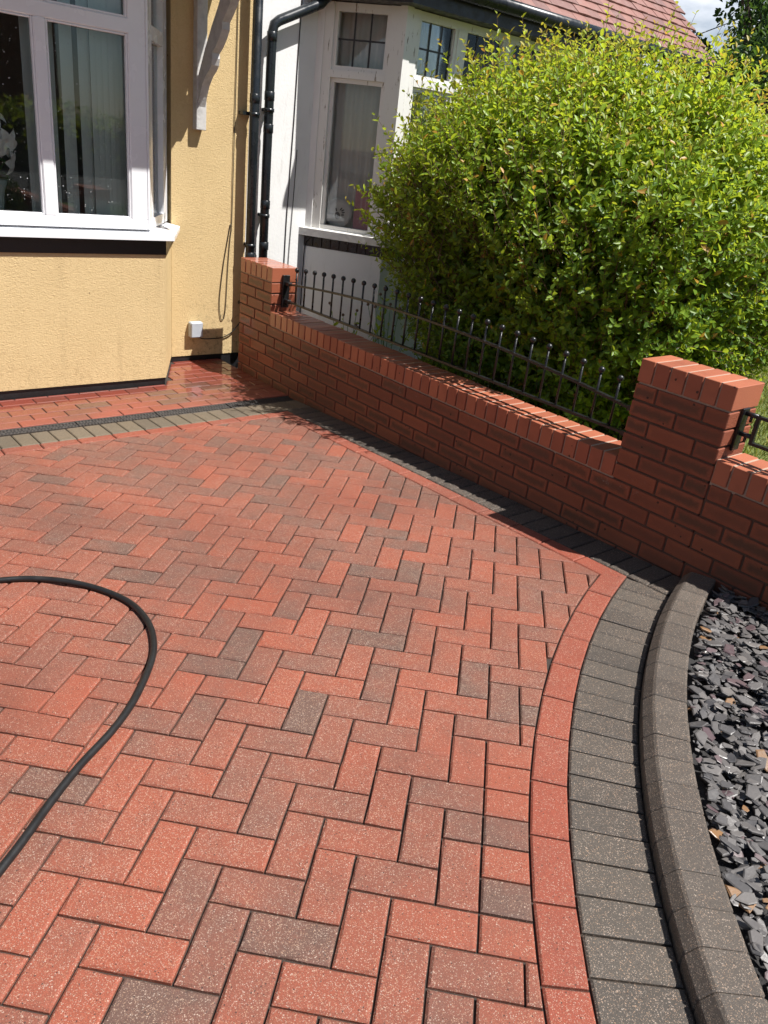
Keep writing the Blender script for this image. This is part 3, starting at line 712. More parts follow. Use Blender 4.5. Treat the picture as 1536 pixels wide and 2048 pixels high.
# ---------------------------------------------------------------- brick garden wall with two piers
Z0 = 0.4395; CO = 0.075; CT = 0.1075; PIER = 0.44; WL = 3.0; DEP = 0.215; XEND = 6.3
wall = empty('garden_wall', (1.5, 0.1, 0.06), 'low red brick garden wall with two piers and brick-on-edge coping', 'wall')
core = MB(); cmo = MB(); e = 0.008; M_MORTAR2 = simple('pale_mortar', (0.42, 0.31, 0.23), 0.9, 0.3, 40, 0.5, 0.003)
def coreb(x0, x1, z1): core.box((x0 + e, e, -0.12), (x1 - e, DEP - e, z1))
coreb(-PIER, 0.002, Z0 + 0.30); core.box((0, e, -0.12), (WL, DEP - e, Z0 - 0.004)); coreb(WL - 0.002, WL + PIER, Z0 + 0.45); core.box((WL + PIER, e, -0.12), (XEND, DEP - e, Z0 + 0.146))
cmo.box((-PIER + e, e + .001, Z0 + 0.29), (-e, DEP - e, Z0 + 0.3 + CT - 0.0022)); cmo.box((0.0, e + .001, Z0 - 0.01), (WL, DEP - e, Z0 + CT - 0.0022))
cmo.box((WL + e, e + .001, Z0 + 0.44), (WL + PIER - e, DEP - e, Z0 + 0.45 + CT - 0.0022)); cmo.box((WL + PIER, e + .001, Z0 + 0.14), (XEND, DEP - e, Z0 + 0.15 + CT - 0.0022))
core.build('mortar', M_MORTAR, wall); cmo.build('coping_mortar', M_MORTAR2, wall)
bcache = {}
def brick(x0, x1, z0, z1, y0=0.0, y1=0.1025, mat=None, name='brick', ch=0.0028):
    mat = mat or M_BRICK; k = (round(x1 - x0, 4), round(z1 - z0, 4), round(y1 - y0, 4), mat.name)
    if k not in bcache: a, b, c = k[0] / 2, k[2] / 2, k[1] / 2; bcache[k] = MB().box((-a, -b, -c), (a, b, c), ch).mesh(name, mat)
    m = Matrix.Translation(((x0 + x1) / 2, (y0 + y1) / 2 + rnd.gauss(0, 0.0006), (z0 + z1) / 2 + rnd.gauss(0, 0.0004))) @ Matrix.Rotation(rnd.gauss(0, 0.003), 4, 'Z') @ Matrix.Rotation(rnd.gauss(0, 0.003), 4, 'Y')
    obj(name, bcache[k], wall, m, (0, 0, 0, 1))
H = 0.065; M10 = 0.010
backs = MB()
def course(zb, x_lo, x_hi, phase, back=True):
    x = phase
    while x > x_lo: x -= 0.225
    while x < x_hi:
        a, b = max(x, x_lo), min(x + 0.215, x_hi)
        if b - a > 0.03:
            brick(a, b, zb + M10, zb + CO)
            if back: backs.box((a, 0.1125, zb + M10), (b, DEP, zb + CO), 0.003)
        x += 0.225
for k in range(0, 7):
    zb = Z0 - (k + 1) * CO
    course(zb, -PIER, XEND, 3.1125 if k % 2 == 0 else 3.0)
def pier_course(x0, i, zb):
    if i % 2 == 0:
        brick(x0, x0 + 0.1025, zb + M10, zb + CO, 0, DEP); brick(x0 + 0.1125, x0 + 0.3275, zb + M10, zb + CO); brick(x0 + 0.3375, x0 + 0.44, zb + M10, zb + CO, 0, DEP)
        backs.box((x0 + 0.1125, 0.1125, zb + M10), (x0 + 0.3275, DEP, zb + CO), 0.003)
    else:
        for xx in (x0, x0 + 0.225):
            brick(xx, xx + 0.215, zb + M10, zb + CO); brick(xx, xx + 0.215, zb + M10, zb + CO, 0.1125, DEP)
for i in range(4): pier_course(-PIER, i, Z0 + 0.30 - (i + 1) * CO)
for i in range(6): pier_course(WL, i, Z0 + 0.45 - (i + 1) * CO)
for k in range(2): course(Z0 + 0.15 - (k + 1) * CO, WL + PIER + 0.01, XEND, 3.4375 if k else 3.55)
def coping(x0, n, z):
    for i in range(n):
        a = x0 + i * 0.075; brick(a + 0.005, a + 0.0695, z + M10, z + CT + rnd.gauss(0, 0.0008), -0.001, DEP + 0.001, M_COPE, 'coping_brick', 0.0022)
coping(0.0, 40, Z0); coping(WL + PIER + 0.002, 38, Z0 + 0.15)
for x0, z in ((-PIER, Z0 + 0.30), (WL, Z0 + 0.45)):
    for i in range(6): brick(x0 + i * 0.0749, x0 + i * 0.0749 + 0.0655, z + M10, z + CT, -0.001, DEP + 0.001, M_COPE, 'coping_brick', 0.0022)
bo = backs.build('back_brickwork', M_BRICK, wall); bo['kind'] = 'stuff'

# ---------------------------------------------------------------- iron fence panels
def fence_panel(label, x0, x1, nbar, xs, dx, zlow, ztop, railz, yf=0.1075, only_left=False):
    f = empty('metal_fence', ((x0 + x1) / 2, yf, zlow - 0.02), label, 'fence')
    xs_ = [x0 + (x1 - x0) * i / 24 for i in range(25)]
    for nm, fn in (('top_rail', railz), ('bottom_rail', lambda x: zlow)):
        mb = MB()
        for i in range(24):
            a, b = xs_[i], xs_[i + 1]; za, zb = fn(a), fn(b); hh, ww = 0.006, 0.011
            vs = [(a, yf - ww, za - hh), (a, yf + ww, za - hh), (a, yf + ww, za + hh), (a, yf - ww, za + hh), (b, yf - ww, zb - hh), (b, yf + ww, zb - hh), (b, yf + ww, zb + hh), (b, yf - ww, zb + hh)]
            mb.add(vs, [(0, 1, 5, 4), (1, 2, 6, 5), (2, 3, 7, 6), (3, 0, 4, 7)] + ([(3, 2, 1, 0)] if i == 0 else []) + ([(4, 5, 6, 7)] if i == 23 else []))
        mb.build(nm, M_IRON, f)
    for i in range(nbar):
        x = xs + dx * i; zt = ztop(x)
        b = MB().tube([(x, yf, zlow - 0.004), (x, yf, zt)], 0.0062, 8).build('bar', M_IRON, f)
        MB().ball((x, yf, zt + 0.008), 0.0162).build('finial', M_IRON, b)
    return f
bow = lambda x: 1 - ((x - 1.5) / 1.5) ** 2
fen = fence_panel('black iron railing with ball finials set between the two brick piers', 0.03, 2.97, 26, 0.145, 0.1082, 0.625, lambda x: 0.833 + 0.085 * bow(x), lambda x: 0.737 + 0.086 * bow(x))
for x, s in ((0.012, 1), (2.988, -1)):
    mb = MB(); mb.box((x - 0.010, 0.08, 0.575), (x + 0.010, 0.135, 0.80), 0.002)
    for z in (0.625, 0.745): mb.box((min(x, x + s * 0.06), 0.092, z - 0.012), (max(x, x + s * 0.06), 0.123, z + 0.012), 0.002)
    mb.build('bracket', M_IRON, fen)
f2 = fence_panel('black iron railing starting at the near pier, cut by the right edge', 3.505, 5.4, 14, 3.62, 0.13, 0.775, lambda x: 1.0, lambda x: 0.885)
mb = MB(); mb.box((3.441, 0.082, 0.725), (3.453, 0.134, 0.905), 0.003)
for z in (0.885, 0.80): mb.tube([(3.45, 0.108, z), (3.505, 0.108, z)], 0.010, 8); mb.tube([(3.478, 0.108, z), (3.478, 0.108, z - 0.03)], 0.006, 6)
mb.build('bracket', M_IRON, f2)
MB().box((3.499, 0.098, 0.769), (3.515, 0.117, 0.891), 0.002).build('end_bar', M_IRON, f2)

# ---------------------------------------------------------------- cream house: bay, recess, canopy
house = empty('house', (-0.6, -1.2, 0.0), 'cream rendered house with white bay window and timber bracket', 'house')
YP = 0.198
def panel(mb, p, q, z0, z1, th, ext0=0.0, ext1=0.0):
    """a wall panel from p to q (outside face on the right-hand side when walking p->q is left out), thickness inward"""
    dx, dy = q[0] - p[0], q[1] - p[1]; l = sqrt(dx * dx + dy * dy); ux, uy = dx / l, dy / l; nx, ny = uy, -ux
    a = (p[0] - ux * ext0, p[1] - uy * ext0); b = (q[0] + ux * ext1, q[1] + uy * ext1)
    poly = [a, b, (b[0] - nx * th, b[1] - ny * th), (a[0] - nx * th, a[1] - ny * th)]
    return mb.prism(poly, z0, z1)
B1 = (XB, YB); B0 = (XB, -2.55); C1 = (XR, YC); C0 = (XR, -2.55 - (YC - YB))
PL = 0.058
wl = MB(); panel(wl, B0, B1, PL, 0.889, 0.2); wl.build('bay_front_wall', M_CREAM, house)
wl = MB(); panel(wl, B1, C1, PL, 0.889, 0.18, -0.0005, 0.1); wl.build('bay_side_wall', M_CREAM, house)
wl = MB(); panel(wl, C0, B0, PL, 0.889, 0.18, 0.1, -0.0005); wl.build('bay_side_wall', M_CREAM, house)
wl = MB(); wl.box((XR - 0.22, YC + 0.002, 0.05), (XR, YP, 5.2)); wl.build('recess_wall', M_CREAM, house)
wl = MB(); wl.box((XR - 0.22, -4.6, -0.05), (XR - 0.001, C0[1] - 0.002, 5.2)); wl.build('side_wall', M_CREAM, house)
wl = MB(); wl.box((XR - 0.2, -2.84, 2.9), (XR - 0.001, YC, 5.2)); wl.build('upper_wall', M_CREAM, house)
pl = MB(); panel(pl, (XB - 0.012, B0[1]), (XB - 0.012, YB), -0.08, PL - 0.0005, 0.2); panel(pl, (B1[0] - 0.012 * cnx, B1[1] - 0.012 * cny), (C1[0] - 0.012 * cnx, C1[1] - 0.012 * cny), -0.08, PL - 0.0005, 0.15, 0.0, 0.1)
pl.box((XR - 0.2, YC, -0.08), (XR - 0.008, YP - 0.003, 0.049)); pl.build('plinth', M_BLACK, house)
bd = MB()
def off(p, nx, ny, d): return (p[0] + nx * d, p[1] + ny * d)
# mitre point of the bay corner for a given outward offset
def corner(d):
    # front line x = XB+d ; canted line n.(p-B1)=d
    y = (d - cnx * d) / cny + YB; return (XB + d, y)
def mitre_strip(mb, d, th, z0, z1, zo=None):
    c, ci = corner(d), corner(d - th); f = (XB + d, -2.6); fi = (XB + d - th, -2.6); t_ = off(C1, cnx, cny, d); ti = off(C1, cnx, cny, d - th)
    mb.prism([f, c, ci, fi], z0, [z1 if zo is None else zo, z1 if zo is None else zo, z1, z1])
    mb.prism([c, t_, ti, ci], z0, [z1 if zo is None else zo, z1 if zo is None else zo, z1, z1])
mitre_strip(bd, 0.006, 0.1, 0.8895, 0.984); bd.build('black_band', M_BLACK, house)
sl = MB(); mitre_strip(sl, 0.062, 0.16, 0.985, 1.04, 1.012); sl.build('sill', M_UPVC, house)
win = empty('bay_window', (XB, -1.6, 1.04)); link_ = win; win.parent = house; win.matrix_parent_inverse = world_of(house).inverted()
FX0, FX1 = XB - 0.075, XB - 0.004
def fr(name, y0, y1, z0, z1, x1=None, c=0.006): MB().box((FX0, y0, z0), (x1 or FX1, y1, z1), c).build(name, M_UPVC, win)
ZB0, ZB1, ZT0, ZT1, ZH = 1.0405, 1.103, 2.113, 2.19, 2.56
fr('bottom_rail', -2.55, -0.800, ZB0, ZB1); fr('transom', -2.55, -0.895, ZT0, ZT1, FX1 - 0.0012); fr('head_rail', -2.55, -0.80, ZH, ZH + 0.08)
for y0, y1 in ((-1.433, -1.366), (-2.0, -1.933)): fr('mullion', y0, y1, ZB1 - 0.001, ZT0 + 0.001, FX1 - 0.0006); fr('mullion', y0, y1, ZT1 - 0.001, ZH, FX1 - 0.0006)
fr('corner_post', -0.908, -0.80, ZB1 - 0.004, ZH + 0.0, FX1 - 0.0018)
def pane_front(y0, y1, z0, z1): MB().box((XB - 0.045, y0 - 0.01, z0 - 0.01), (XB - 0.041, y1 + 0.01, z1 + 0.01)).build('pane', M_GLASS, win)
for y0, y1 in ((-1.366, -0.908), (-1.933, -1.433), (-2.5, -2.0)):
    pane_front(y0, y1, ZB1, ZT0); pane_front(y0, y1, ZT1, ZH)
    for a, b in ((ZB1, ZT0), (ZT1, ZH)):
        g = MB()
        for (ya, yb, za, zb) in ((y0, y0 + 0.012, a, b), (y1 - 0.012, y1, a, b), (y0 + .012, y1 - .012, a, a + 0.012), (y0 + .012, y1 - .012, b - 0.012, b)): g.box((XB - 0.040, ya, za), (XB - 0.012, yb, zb), 0.004)
        g.build('glazing_bead', M_UPVC, win)
# canted window side: local frame along the canted line
cd = (cdx / cl_, cdy / cl_)
W1 = (XB - 0.004, -0.788); W2 = (XR, -0.432); wl_ = sqrt((W2[0] - W1[0]) ** 2 + (W2[1] - W1[1]) ** 2); wd_ = ((W2[0] - W1[0]) / wl_, (W2[1] - W1[1]) / wl_); wn_ = (wd_[1], -wd_[0])
def WP(s, d): return (W1[0] + wd_[0] * s + wn_[0] * d, W1[1] + wd_[1] * s + wn_[1] * d)
def cant(mb, s0, s1, z0, z1, d0, d1):
    P = WP
    a, b, c, d = P(s0, d1), P(s1, d1), P(s1, d0), P(s0, d0); mb.prism([a, b, c, d], z0, z1)
for nm, s0, s1, z0, z1 in (('bottom_rail', 0.06, 0.56, ZB0, ZB1), ('head_rail', 0.06, 0.56, ZH, ZH + 0.08), ('transom', 0.14, 0.50, ZT0, ZT1), ('jamb', 0.50, 0.63, ZB0, ZH), ('mullion', 0.075, 0.14, ZB1 - .001, ZH)):
    mb = MB(); cant(mb, s0, s1, z0, z1, -0.07, -0.004 - (0.001 if nm == 'transom' else 0.002 if nm in ('mullion',) else 0)); mb.build(nm, M_UPVC, win)
mb = MB(); mb.prism([(FX1, -0.80), WP(0, 0), WP(0.074, -0.006), WP(0.074, -0.07), (FX0, -0.81)], ZB0 + .001, ZH + 0.079); mb.build('corner_post', M_UPVC, win)
for a, b in ((ZB1, ZT0), (ZT1, ZH)):
    mb = MB(); cant(mb, 0.135, 0.505, a - 0.005, b + 0.005, -0.045, -0.041); mb.build('pane', M_GLASS, win)
wl = MB(); panel(wl, (XB - .002, B0[1]), (XB - .002, YB), ZH + 0.081, 2.80, 0.15); panel(wl, B1, C1, ZH + 0.081, 2.80, 0.15, -0.004, 0.05); wl.build('bay_head', M_CREAM, house)
# canopy carried on the gallows bracket
cp = MB(); cp.box((XR + 0.001, -4.4, 2.80), (0.50, 0.0, 2.87)); cp.build('canopy_soffit', M_OLDWOOD, house)
cr_ = MB(); cr_.prism([(XR + 0.001, -4.42), (0.53, -4.42), (0.53, 0.02), (XR + 0.001, 0.02)], 2.871, [3.45, 2.92, 2.92, 3.45]); cr_.build('canopy_roof', M_TILE, house, None, (0, 0, 0, 1))
bk = MB(); bk.box((XR + 0.002, -0.247, 1.655), (XR + 0.062, -0.172, 2.80), 0.004)
bkp = bk.build('bracket_post', M_GREYWOOD, house)
arc = smooth_pts([(XR + 0.062, 1.80), (XR + 0.10, 1.955), (XR + 0.17, 2.06), (XR + 0.23, 2.10), (XR + 0.245, 2.15), (XR + 0.33, 2.27), (XR + 0.345, 2.33), (XR + 0.47, 2.47), (XR + 0.60, 2.62), (XR + 0.75, 2.79)], 4) if False else None
lo = [(0.062, 1.80), (0.085, 1.86), (0.12, 1.93), (0.17, 1.985), (0.22, 2.02), (0.25, 2.05), (0.262, 2.09), (0.255, 2.12), (0.30, 2.15), (0.35, 2.20), (0.385, 2.25), (0.385, 2.29), (0.44, 2.34), (0.52, 2.43), (0.62, 2.55), (0.72, 2.68), (0.80, 2.80)]
hi = [(0.062, 1.99), (0.075, 2.01), (0.10, 2.05), (0.13, 2.10), (0.16, 2.15), (0.19, 2.19), (0.21, 2.22), (0.23, 2.25), (0.26, 2.29), (0.30, 2.34), (0.33, 2.38), (0.35, 2.41), (0.39, 2.46), (0.45, 2.54), (0.52, 2.63), (0.58, 2.71), (0.65, 2.80)]
br = MB(); n_ = len(lo); vs = []
for y in (-0.237, -0.182): vs += [(XR + a, y, z) for a, z in lo] + [(XR + a, y, z) for a, z in hi]
fs = []
for i in range(n_ - 1):
    fs += [(i, i + 1, n_ + i + 1, n_ + i), (2 * n_ + i + 1, 2 * n_ + i, 3 * n_ + i, 3 * n_ + i + 1), (i + 1, i, 2 * n_ + i, 2 * n_ + i + 1), (n_ + i, n_ + i + 1, 3 * n_ + i + 1, 3 * n_ + i)]
br.add(vs, fs); br.build('bracket_brace', M_GREYWOOD, house)
# rooms behind the windows
def room(name, x0, x1, y0, y1, z0, z1, parent, mat=M_DARK):
    mb = MB(); mb.add([(x0, y0, z0), (x1, y0, z0), (x1, y1, z0), (x0, y1, z0), (x0, y0, z1), (x1, y0, z1), (x1, y1, z1), (x0, y1, z1)], [(0, 1, 2, 3), (7, 6, 5, 4), (4, 5, 1, 0), (6, 7, 3, 2), (7, 4, 0, 3)])
    return mb.build(name, mat, parent)
room('room', -4.2, XR - 0.23, -4.4, 0.1, 0.2, 2.7, house)
mb = MB(); mb.prism([(XR - 0.4, -2.7), (XB - 0.085, -2.5), (XB - 0.085, -0.83), (XR - 0.03, -0.5), (XR - 0.4, -0.5)], 0.92, 0.98); mb.build('window_board', M_UPVC, house)  # front edge extended to the frame to bounce sun onto blind and lilies

# vertical blind and lilies behind the front pane
vb = empty('vertical_blind', (XB - 0.17, -1.1, 1.1), 'pale green vertical blind drawn to the right of the bay window', 'blind')
MB().box((XB - 0.20, -2.4, 2.46), (XB - 0.16, -0.86, 2.50)).build('head_rail', M_UPVC, vb)
def slat(y, ang, x=XB - 0.14, wd=0.089):
    mb = MB(); c, s = cos(ang) * wd / 2, sin(ang) * wd / 2; bul = 0.006
    rows = [(1.06 + rnd.uniform(0, .006), 0), (2.46, 0)]; vs = []
    for z, _ in rows:
        for k in range(5):
            t_ = -1 + k / 2; o_ = bul * (1 - t_ * t_); vs.append((x + s * t_ + o_ * cos(ang), y + c * t_ - o_ * sin(ang), z))
    mb.add(vs, [(k, k + 1, 6 + k, 5 + k) for k in range(4)], True); mb.build('slat', M_BLIND, vb)
for y, a in ((-1.36, -0.35), (-1.255, -0.42), (-1.15, -0.38), (-1.05, -0.45), (-0.975, -0.25), (-0.94, -0.3), (-0.905, -0.35), (-0.87, -0.4), (-0.84, -0.5), (-0.815, -0.6)): slat(y - 0.07, a)
lv = empty('lily_vase', (XB - 0.30, -1.66, 0.98), 'white lilies in a glass vase behind the left window pane', 'flowers')
lx, ly = XB - 0.19, -1.665
M_VASE = simple('pale_glass_vase', (0.42, 0.48, 0.47), 0.1, 0.1, 10, 0.0)
MB().lathe((lx, ly, 0.981), [(0.0, 0.0), (0.055, 0.0), (0.062, 0.02), (0.05, 0.10), (0.062, 0.22), (0.085, 0.29), (0.078, 0.29), (0.052, 0.2), (0.045, 0.05), (0.0, 0.03)], 20).build('vase', M_VASE, lv)
def petal(mb, c, fw, side, ln, wd):
    c = Vector(c); up = fw.cross(side).normalized(); vs = []
    for i in range(6):
        t_ = i / 5; w_ = wd * sin(pi * min(1, t_ * 0.86 + 0.14)) ** 0.8; p = c + fw * (ln * t_ * (1 - 0.25 * t_)) + up * (-ln * 0.55 * t_ ** 2.4 + ln * 0.1 * t_)
        vs += [p - side * w_ + up * 0.004, p, p + side * w_ + up * 0.004]
    mb.add(vs, [(3 * i + k, 3 * i + k + 1, 3 * i + 4 + k, 3 * i + 3 + k) for i in range(5) for k in (0, 1)], True)
for (fy, fz, fx, dirv, s) in ((-1.60, 1.47, 0.08, (0.8, 0.5, -0.3), 0.11), (-1.66, 1.50, 0.05, (0.7, -0.3, 0.1), 0.12), (-1.72, 1.42, 0.10, (0.8, -0.2, -0.3), 0.115), (-1.63, 1.60, 0.0, (0.4, 0.2, 0.8), 0.09), (-1.58, 1.37, 0.06, (0.5, 0.8, -0.2), 0.10)):
    a = Vector(dirv).normalized(); s1 = a.cross(Vector((0, 0, 1))).normalized(); s2 = a.cross(s1); c = Vector((lx + fx, fy, fz)); mb = MB()
    for k in range(6):
        th = 2 * pi * k / 6; o_ = s1 * cos(th) + s2 * sin(th); sd_ = a.cross(o_).normalized(); petal(mb, c, (o_ * 0.85 + a * 0.5).normalized(), sd_, s, s * 0.27)
    mb.build('lily_flower', M_LILY, lv)
    MB().tube(smooth_pts([(lx, ly, 1.2), ((lx + c.x) / 2 - .02, (ly + c.y) / 2, (1.2 + c.z) / 2 + .03), c - a * 0.02], 4), 0.004, 6).build('stem', M_LSTEM, lv)
for k in range(14):
    th = rnd.uniform(0, 6.28); mb = MB(); petal(mb, (lx, ly, 1.24 + rnd.uniform(0, .2)), Vector((cos(th), sin(th), 0.5)).normalized(), Vector((-sin(th), cos(th), 0)), rnd.uniform(.12, .2), 0.014); mb.build('leaf', M_LSTEM, lv)

# ---------------------------------------------------------------- fittings on the recess wall
jb = empty('junction_box', (XR, -0.22, 0.2), 'small pale grey plastic box screwed to the cream wall', 'junction box')
MB().box((XR + 0.001, -0.272, 0.2), (XR + 0.05, -0.17, 0.32), 0.008).build('body', M_BOX, jb); MB().box((XR + 0.0505, -0.268, 0.204), (XR + 0.058, -0.174, 0.316), 0.004).build('lid', M_BOX, jb)
def cable(label, pts, r, group=None): return tag(MB().tube(smooth_pts(pts, 5), r, 6).build('cable', M_CABLE), label, 'cable', group)
cable('black cable running from the grey box along the cream wall to the pier', [(XR + 0.03, -0.19, 0.199), (XR + 0.02, -0.15, 0.182), (XR + 0.012, -0.03, 0.178), (XR + 0.012, 0.03, 0.185), (XR + 0.02, 0.10, 0.225), (XR + 0.03, 0.16, 0.30)], 0.0045)
cw = XR + 0.007
cable('thin black wire hanging down the cream wall and ending in a long loop', [(cw, 0.078, 2.9), (cw, 0.080, 2.2), (cw + .002, 0.077, 1.6), (cw, 0.076, 1.05), (cw, 0.068, 0.95), (cw, 0.055, 0.75), (cw, 0.045, 0.47), (cw, 0.036, 0.36), (cw, 0.018, 0.32), (cw, 0.000, 0.345), (cw, -0.012, 0.47), (cw, 0.012, 0.72), (cw, 0.045, 0.92), (cw, 0.066, 1.04)], 0.0032)
tag(MB().tube([(XR + 0.0, 0.165, 0.455), (XR + 0.075, 0.155, 0.45)], 0.013, 10).build('waste_pipe_stub', M_PIPE), 'short black pipe stub sticking out low beside the far pier', 'pipe')
def downpipe(label, pts, r, collars, clips):
    d = empty('downpipe', pts[-1], label, 'drainpipe'); MB().tube(pts, r, 16).build('pipe', M_PIPE, d)
    for (x, y, z) in collars: MB().lathe((x, y, z), [(r, -0.03), (r + 0.003, -0.028), (r + 0.003, 0.028), (r, 0.03)], 16).build('collar', M_PIPE, d)
    for (x, y, z, yy) in clips:
        mb = MB(); mb.lathe((x, y, z), [(r, -0.012), (r + 0.005, -0.012), (r + 0.005, 0.012), (r, 0.012)], 16); mb.box((XR - 0.002, min(y, yy) - 0.01, z - 0.011), (x - r * 0.6, max(y, yy) + 0.01, z + 0.011)); mb.build('clip', M_PIPE, d)
xp = XR + 0.085
downpipe('black vertical drainpipe nearest the cream wall', [(xp, 0.188, 3.4), (xp, 0.192, 1.6), (xp, 0.20, 0.2)], 0.034, [(xp, 0.1905, 1.9), (xp, 0.198, 0.82)], [(xp, 0.191, 1.80, 0.12), (xp, 0.197, 0.9, 0.2)])
p2 = [(xp, 0.90, 3.1), (xp, 0.775, 2.72), (xp, 0.755, 2.62), (xp, 0.70, 2.565), (xp, 0.36, 2.405), (xp, 0.322, 2.375), (xp, 0.310, 2.325), (xp, 0.309, 2.2), (xp, 0.309, 1.5), (xp, 0.318, 0.2)]
downpipe('black drainpipe with a cranked top on the white wall', p2, 0.034, [(xp, 0.309, 2.30), (xp, 0.309, 1.93), (xp, 0.311, 1.72), (xp, 0.313, 1.2), (xp, 0.316, 0.9)], [(xp, 0.3095, 1.84, 0.33), (xp, 0.312, 1.12, 0.33)])

# ---------------------------------------------------------------- white neighbouring house with canted bay
nh = empty('neighbour_house', (-0.6, 1.6, 0.0), 'white painted house with canted bay and clay tiled roof behind the hedge', 'house')
ND = (0.8387, 0.5446); NN = (0.5446, -0.8387); N0 = (XR, 0.737); NLEN = 0.680; N1 = (N0[0] + ND[0] * NLEN, N0[1] + ND[1] * NLEN); NXF = N1[0]; NYE = 3.35; N2 = (NXF, NYE); N3 = (XR, NYE + (N1[1] - N0[1]))
def NP(s, d): return (N0[0] + ND[0] * s + NN[0] * d, N0[1] + ND[1] * s + NN[1] * d)
def ncant(mb, s0, s1, z0, z1, d0, d1): mb.prism([NP(s0, d1), NP(s1, d1), NP(s1, d0), NP(s0, d0)], z0, z1); return mb
MB().box((XR - 0.2, YP + 0.002, -0.1), (XR, N0[1] + 0.005, 3.6)).build('recess_wall', M_WHITE, nh)
MB().box((XR - 0.2, YP + 0.002, 3.6), (XR - 0.001, 4.7, 5.0)).build('upper_wall', M_WHITE, nh)
ncant(MB(), -0.03, NLEN, -0.1, 0.898, -0.2, 0.0).build('bay_side_wall', M_WHITE, nh)
MB().box((NXF - 0.2, N1[1] + 0.0, -0.1), (NXF - 0.0006, NYE, 0.898)).build('bay_front_wall', M_WHITE, nh)
mb = MB(); panel(mb, N2, N3, -0.1, 2.6, 0.15); mb.build('bay_end_wall', M_WHITE, nh)
MB().box((XR - 0.2, N3[1], -0.1), (XR - .001, 4.7, 3.6)).build('end_wall', M_WHITE, nh); MB().box((-4.5, 4.5, -0.1), (XR - 0.201, 4.7, 4.6)).build('gable_wall', M_WHITE, nh)
# black glazed bricks under the sill
bt = ncant(MB(), 0.004, NLEN - 0.002, 0.8985, 0.983, -0.15, -0.012).build('band', M_MORTAR, nh)
s = 0.012; k = 0
while s < NLEN - 0.03:
    s1_ = min(s + 0.068, NLEN - 0.003); ncant(MB(), s, s1_, 0.901, 0.980 - 0.002 * rnd.random(), -0.05, 0.001 + 0.0015 * rnd.random()).build('glazed_brick', M_TILEB, bt); s += 0.076
y = N1[1] + 0.004; bt2 = MB().box((NXF - 0.15, N1[1], 0.8985), (NXF - 0.012, NYE, 0.983)).build('band', M_MORTAR, nh)
while y < 2.2: MB().box((NXF - 0.05, y, 0.901), (NXF + 0.001, y + 0.068, 0.980), 0.002).build('glazed_brick', M_TILEB, bt2); y += 0.076
sm = MB(); cC = lambda d: (NXF + d, N1[1] + (d * NN[0] - d) / (-NN[1]) * -1 if False else N1[1] - (d - NN[0] * d) / (-NN[1]))
def nstrip(mb, d0, d1, z0, z1, s0=0.0, zin=None):
    a, b = cC(d1), cC(d0); zi = z1 if zin is None else zin
    mb.prism([NP(s0, d1), a, b, NP(s0, d0)], z0, [z1, z1, zi, zi]); mb.prism([a, (NXF + d1, NYE + 0.1), (NXF + d0, NYE + 0.1), b], z0, [z1, z1, zi, zi])
nstrip(sm, -0.10, 0.045, 0.9835, 1.040, -0.035, 1.056); sm.build('sill', M_STONE, nh)
def nwin(tagname, add, s0, s1, mull):
    wn = empty(tagname, (*add(0.5 * (s0 + s1), 0)[:2], 1.05)); wn.parent = nh; wn.matrix_parent_inverse = world_of(nh).inverted()
    def bar(nm, a, b, z0, z1, d0=-0.085, d1=-0.02, mat=M_OLDWOOD): MB().prism([add(a, d1), add(b, d1), add(b, d0), add(a, d0)], z0, z1).build(nm, mat, wn)
    zb, zt, zu, zh = 1.078, 2.09, 2.20, 2.545
    bar('jamb', s0, s0 + 0.07, 1.045, 2.60, -0.1, -0.008); bar('jamb', s1 - 0.07, s1, 1.045, 2.60, -0.1, -0.008)
    bar('bottom_rail', s0 + .07, s1 - .07, 1.046, zb); bar('transom', s0 + .07, s1 - .07, zt + .03, zu - .03, -0.09, -0.006); bar('rail', s0 + .07, s1 - .07, zt, zt + .0295, -.07, -.028); bar('rail', s0 + .07, s1 - .07, zu - .0295, zu, -.07, -.022); bar('head_rail', s0 + .07, s1 - .07, zh, 2.60)
    st = [s0 + .07] + mull + [s1 - .07]
    for m_ in mull: bar('mullion', m_ - 0.035, m_ + 0.035, zb, zh, -0.085, -0.015)
    for i in range(len(st) - 1):
        a = st[i] + (0.035 if i else 0); b = st[i + 1] - (0.035 if i < len(st) - 2 else 0)
        bar('sash_stile', a, a + 0.028, zb, zt, -.07, -.03); bar('sash_stile', b - 0.028, b, zb, zt, -.07, -.03)
        bar('sash_stile', a, a + 0.028, zu, zh, -.07, -.022); bar('sash_stile', b - 0.028, b, zu, zh, -.07, -.022)
        bar('pane', a + .02, b - .02, zb - .005, zt + .005, -0.056, -0.053, M_GLASS2); up = MB().prism([add(a + .02, -0.050), add(b - .02, -0.050), add(b - .02, -0.053), add(a + .02, -0.053)], zu - .005, zh + .005).build('pane', M_GLASS2, wn)
        for k in (1, 2): q = a + .028 + (b - a - .056) * k / 3; bar('lead_bar', q - .006, q + .006, zu, zh, -.0499, -.045, M_LEAD)
        zz = (zu + zh) / 2; bar('lead_bar', a + .028, b - .028, zz - .006, zz + .006, -.0497, -.0455, M_LEAD)
    return wn
nwin('side_window', NP, 0.055, NLEN - 0.055, [])
FP = lambda s, d: (NXF + d, N1[1] + s)
nwin('front_window', FP, 0.06, 2.1, [0.56, 1.08, 1.6])
MB().prism([NP(NLEN - 0.0545, -0.002), (NXF - .001, N1[1] - .001), FP(0.0595, -0.002), FP(0.0595, -0.09), NP(NLEN - 0.0545, -0.09)], 1.0405, 2.61).build('corner_post', M_OLDWOOD, nh)
ncant(MB(), -0.02, 0.0545, 1.0405, 2.61, -0.1, -0.0015).build('side_post', M_WHITE, nh)
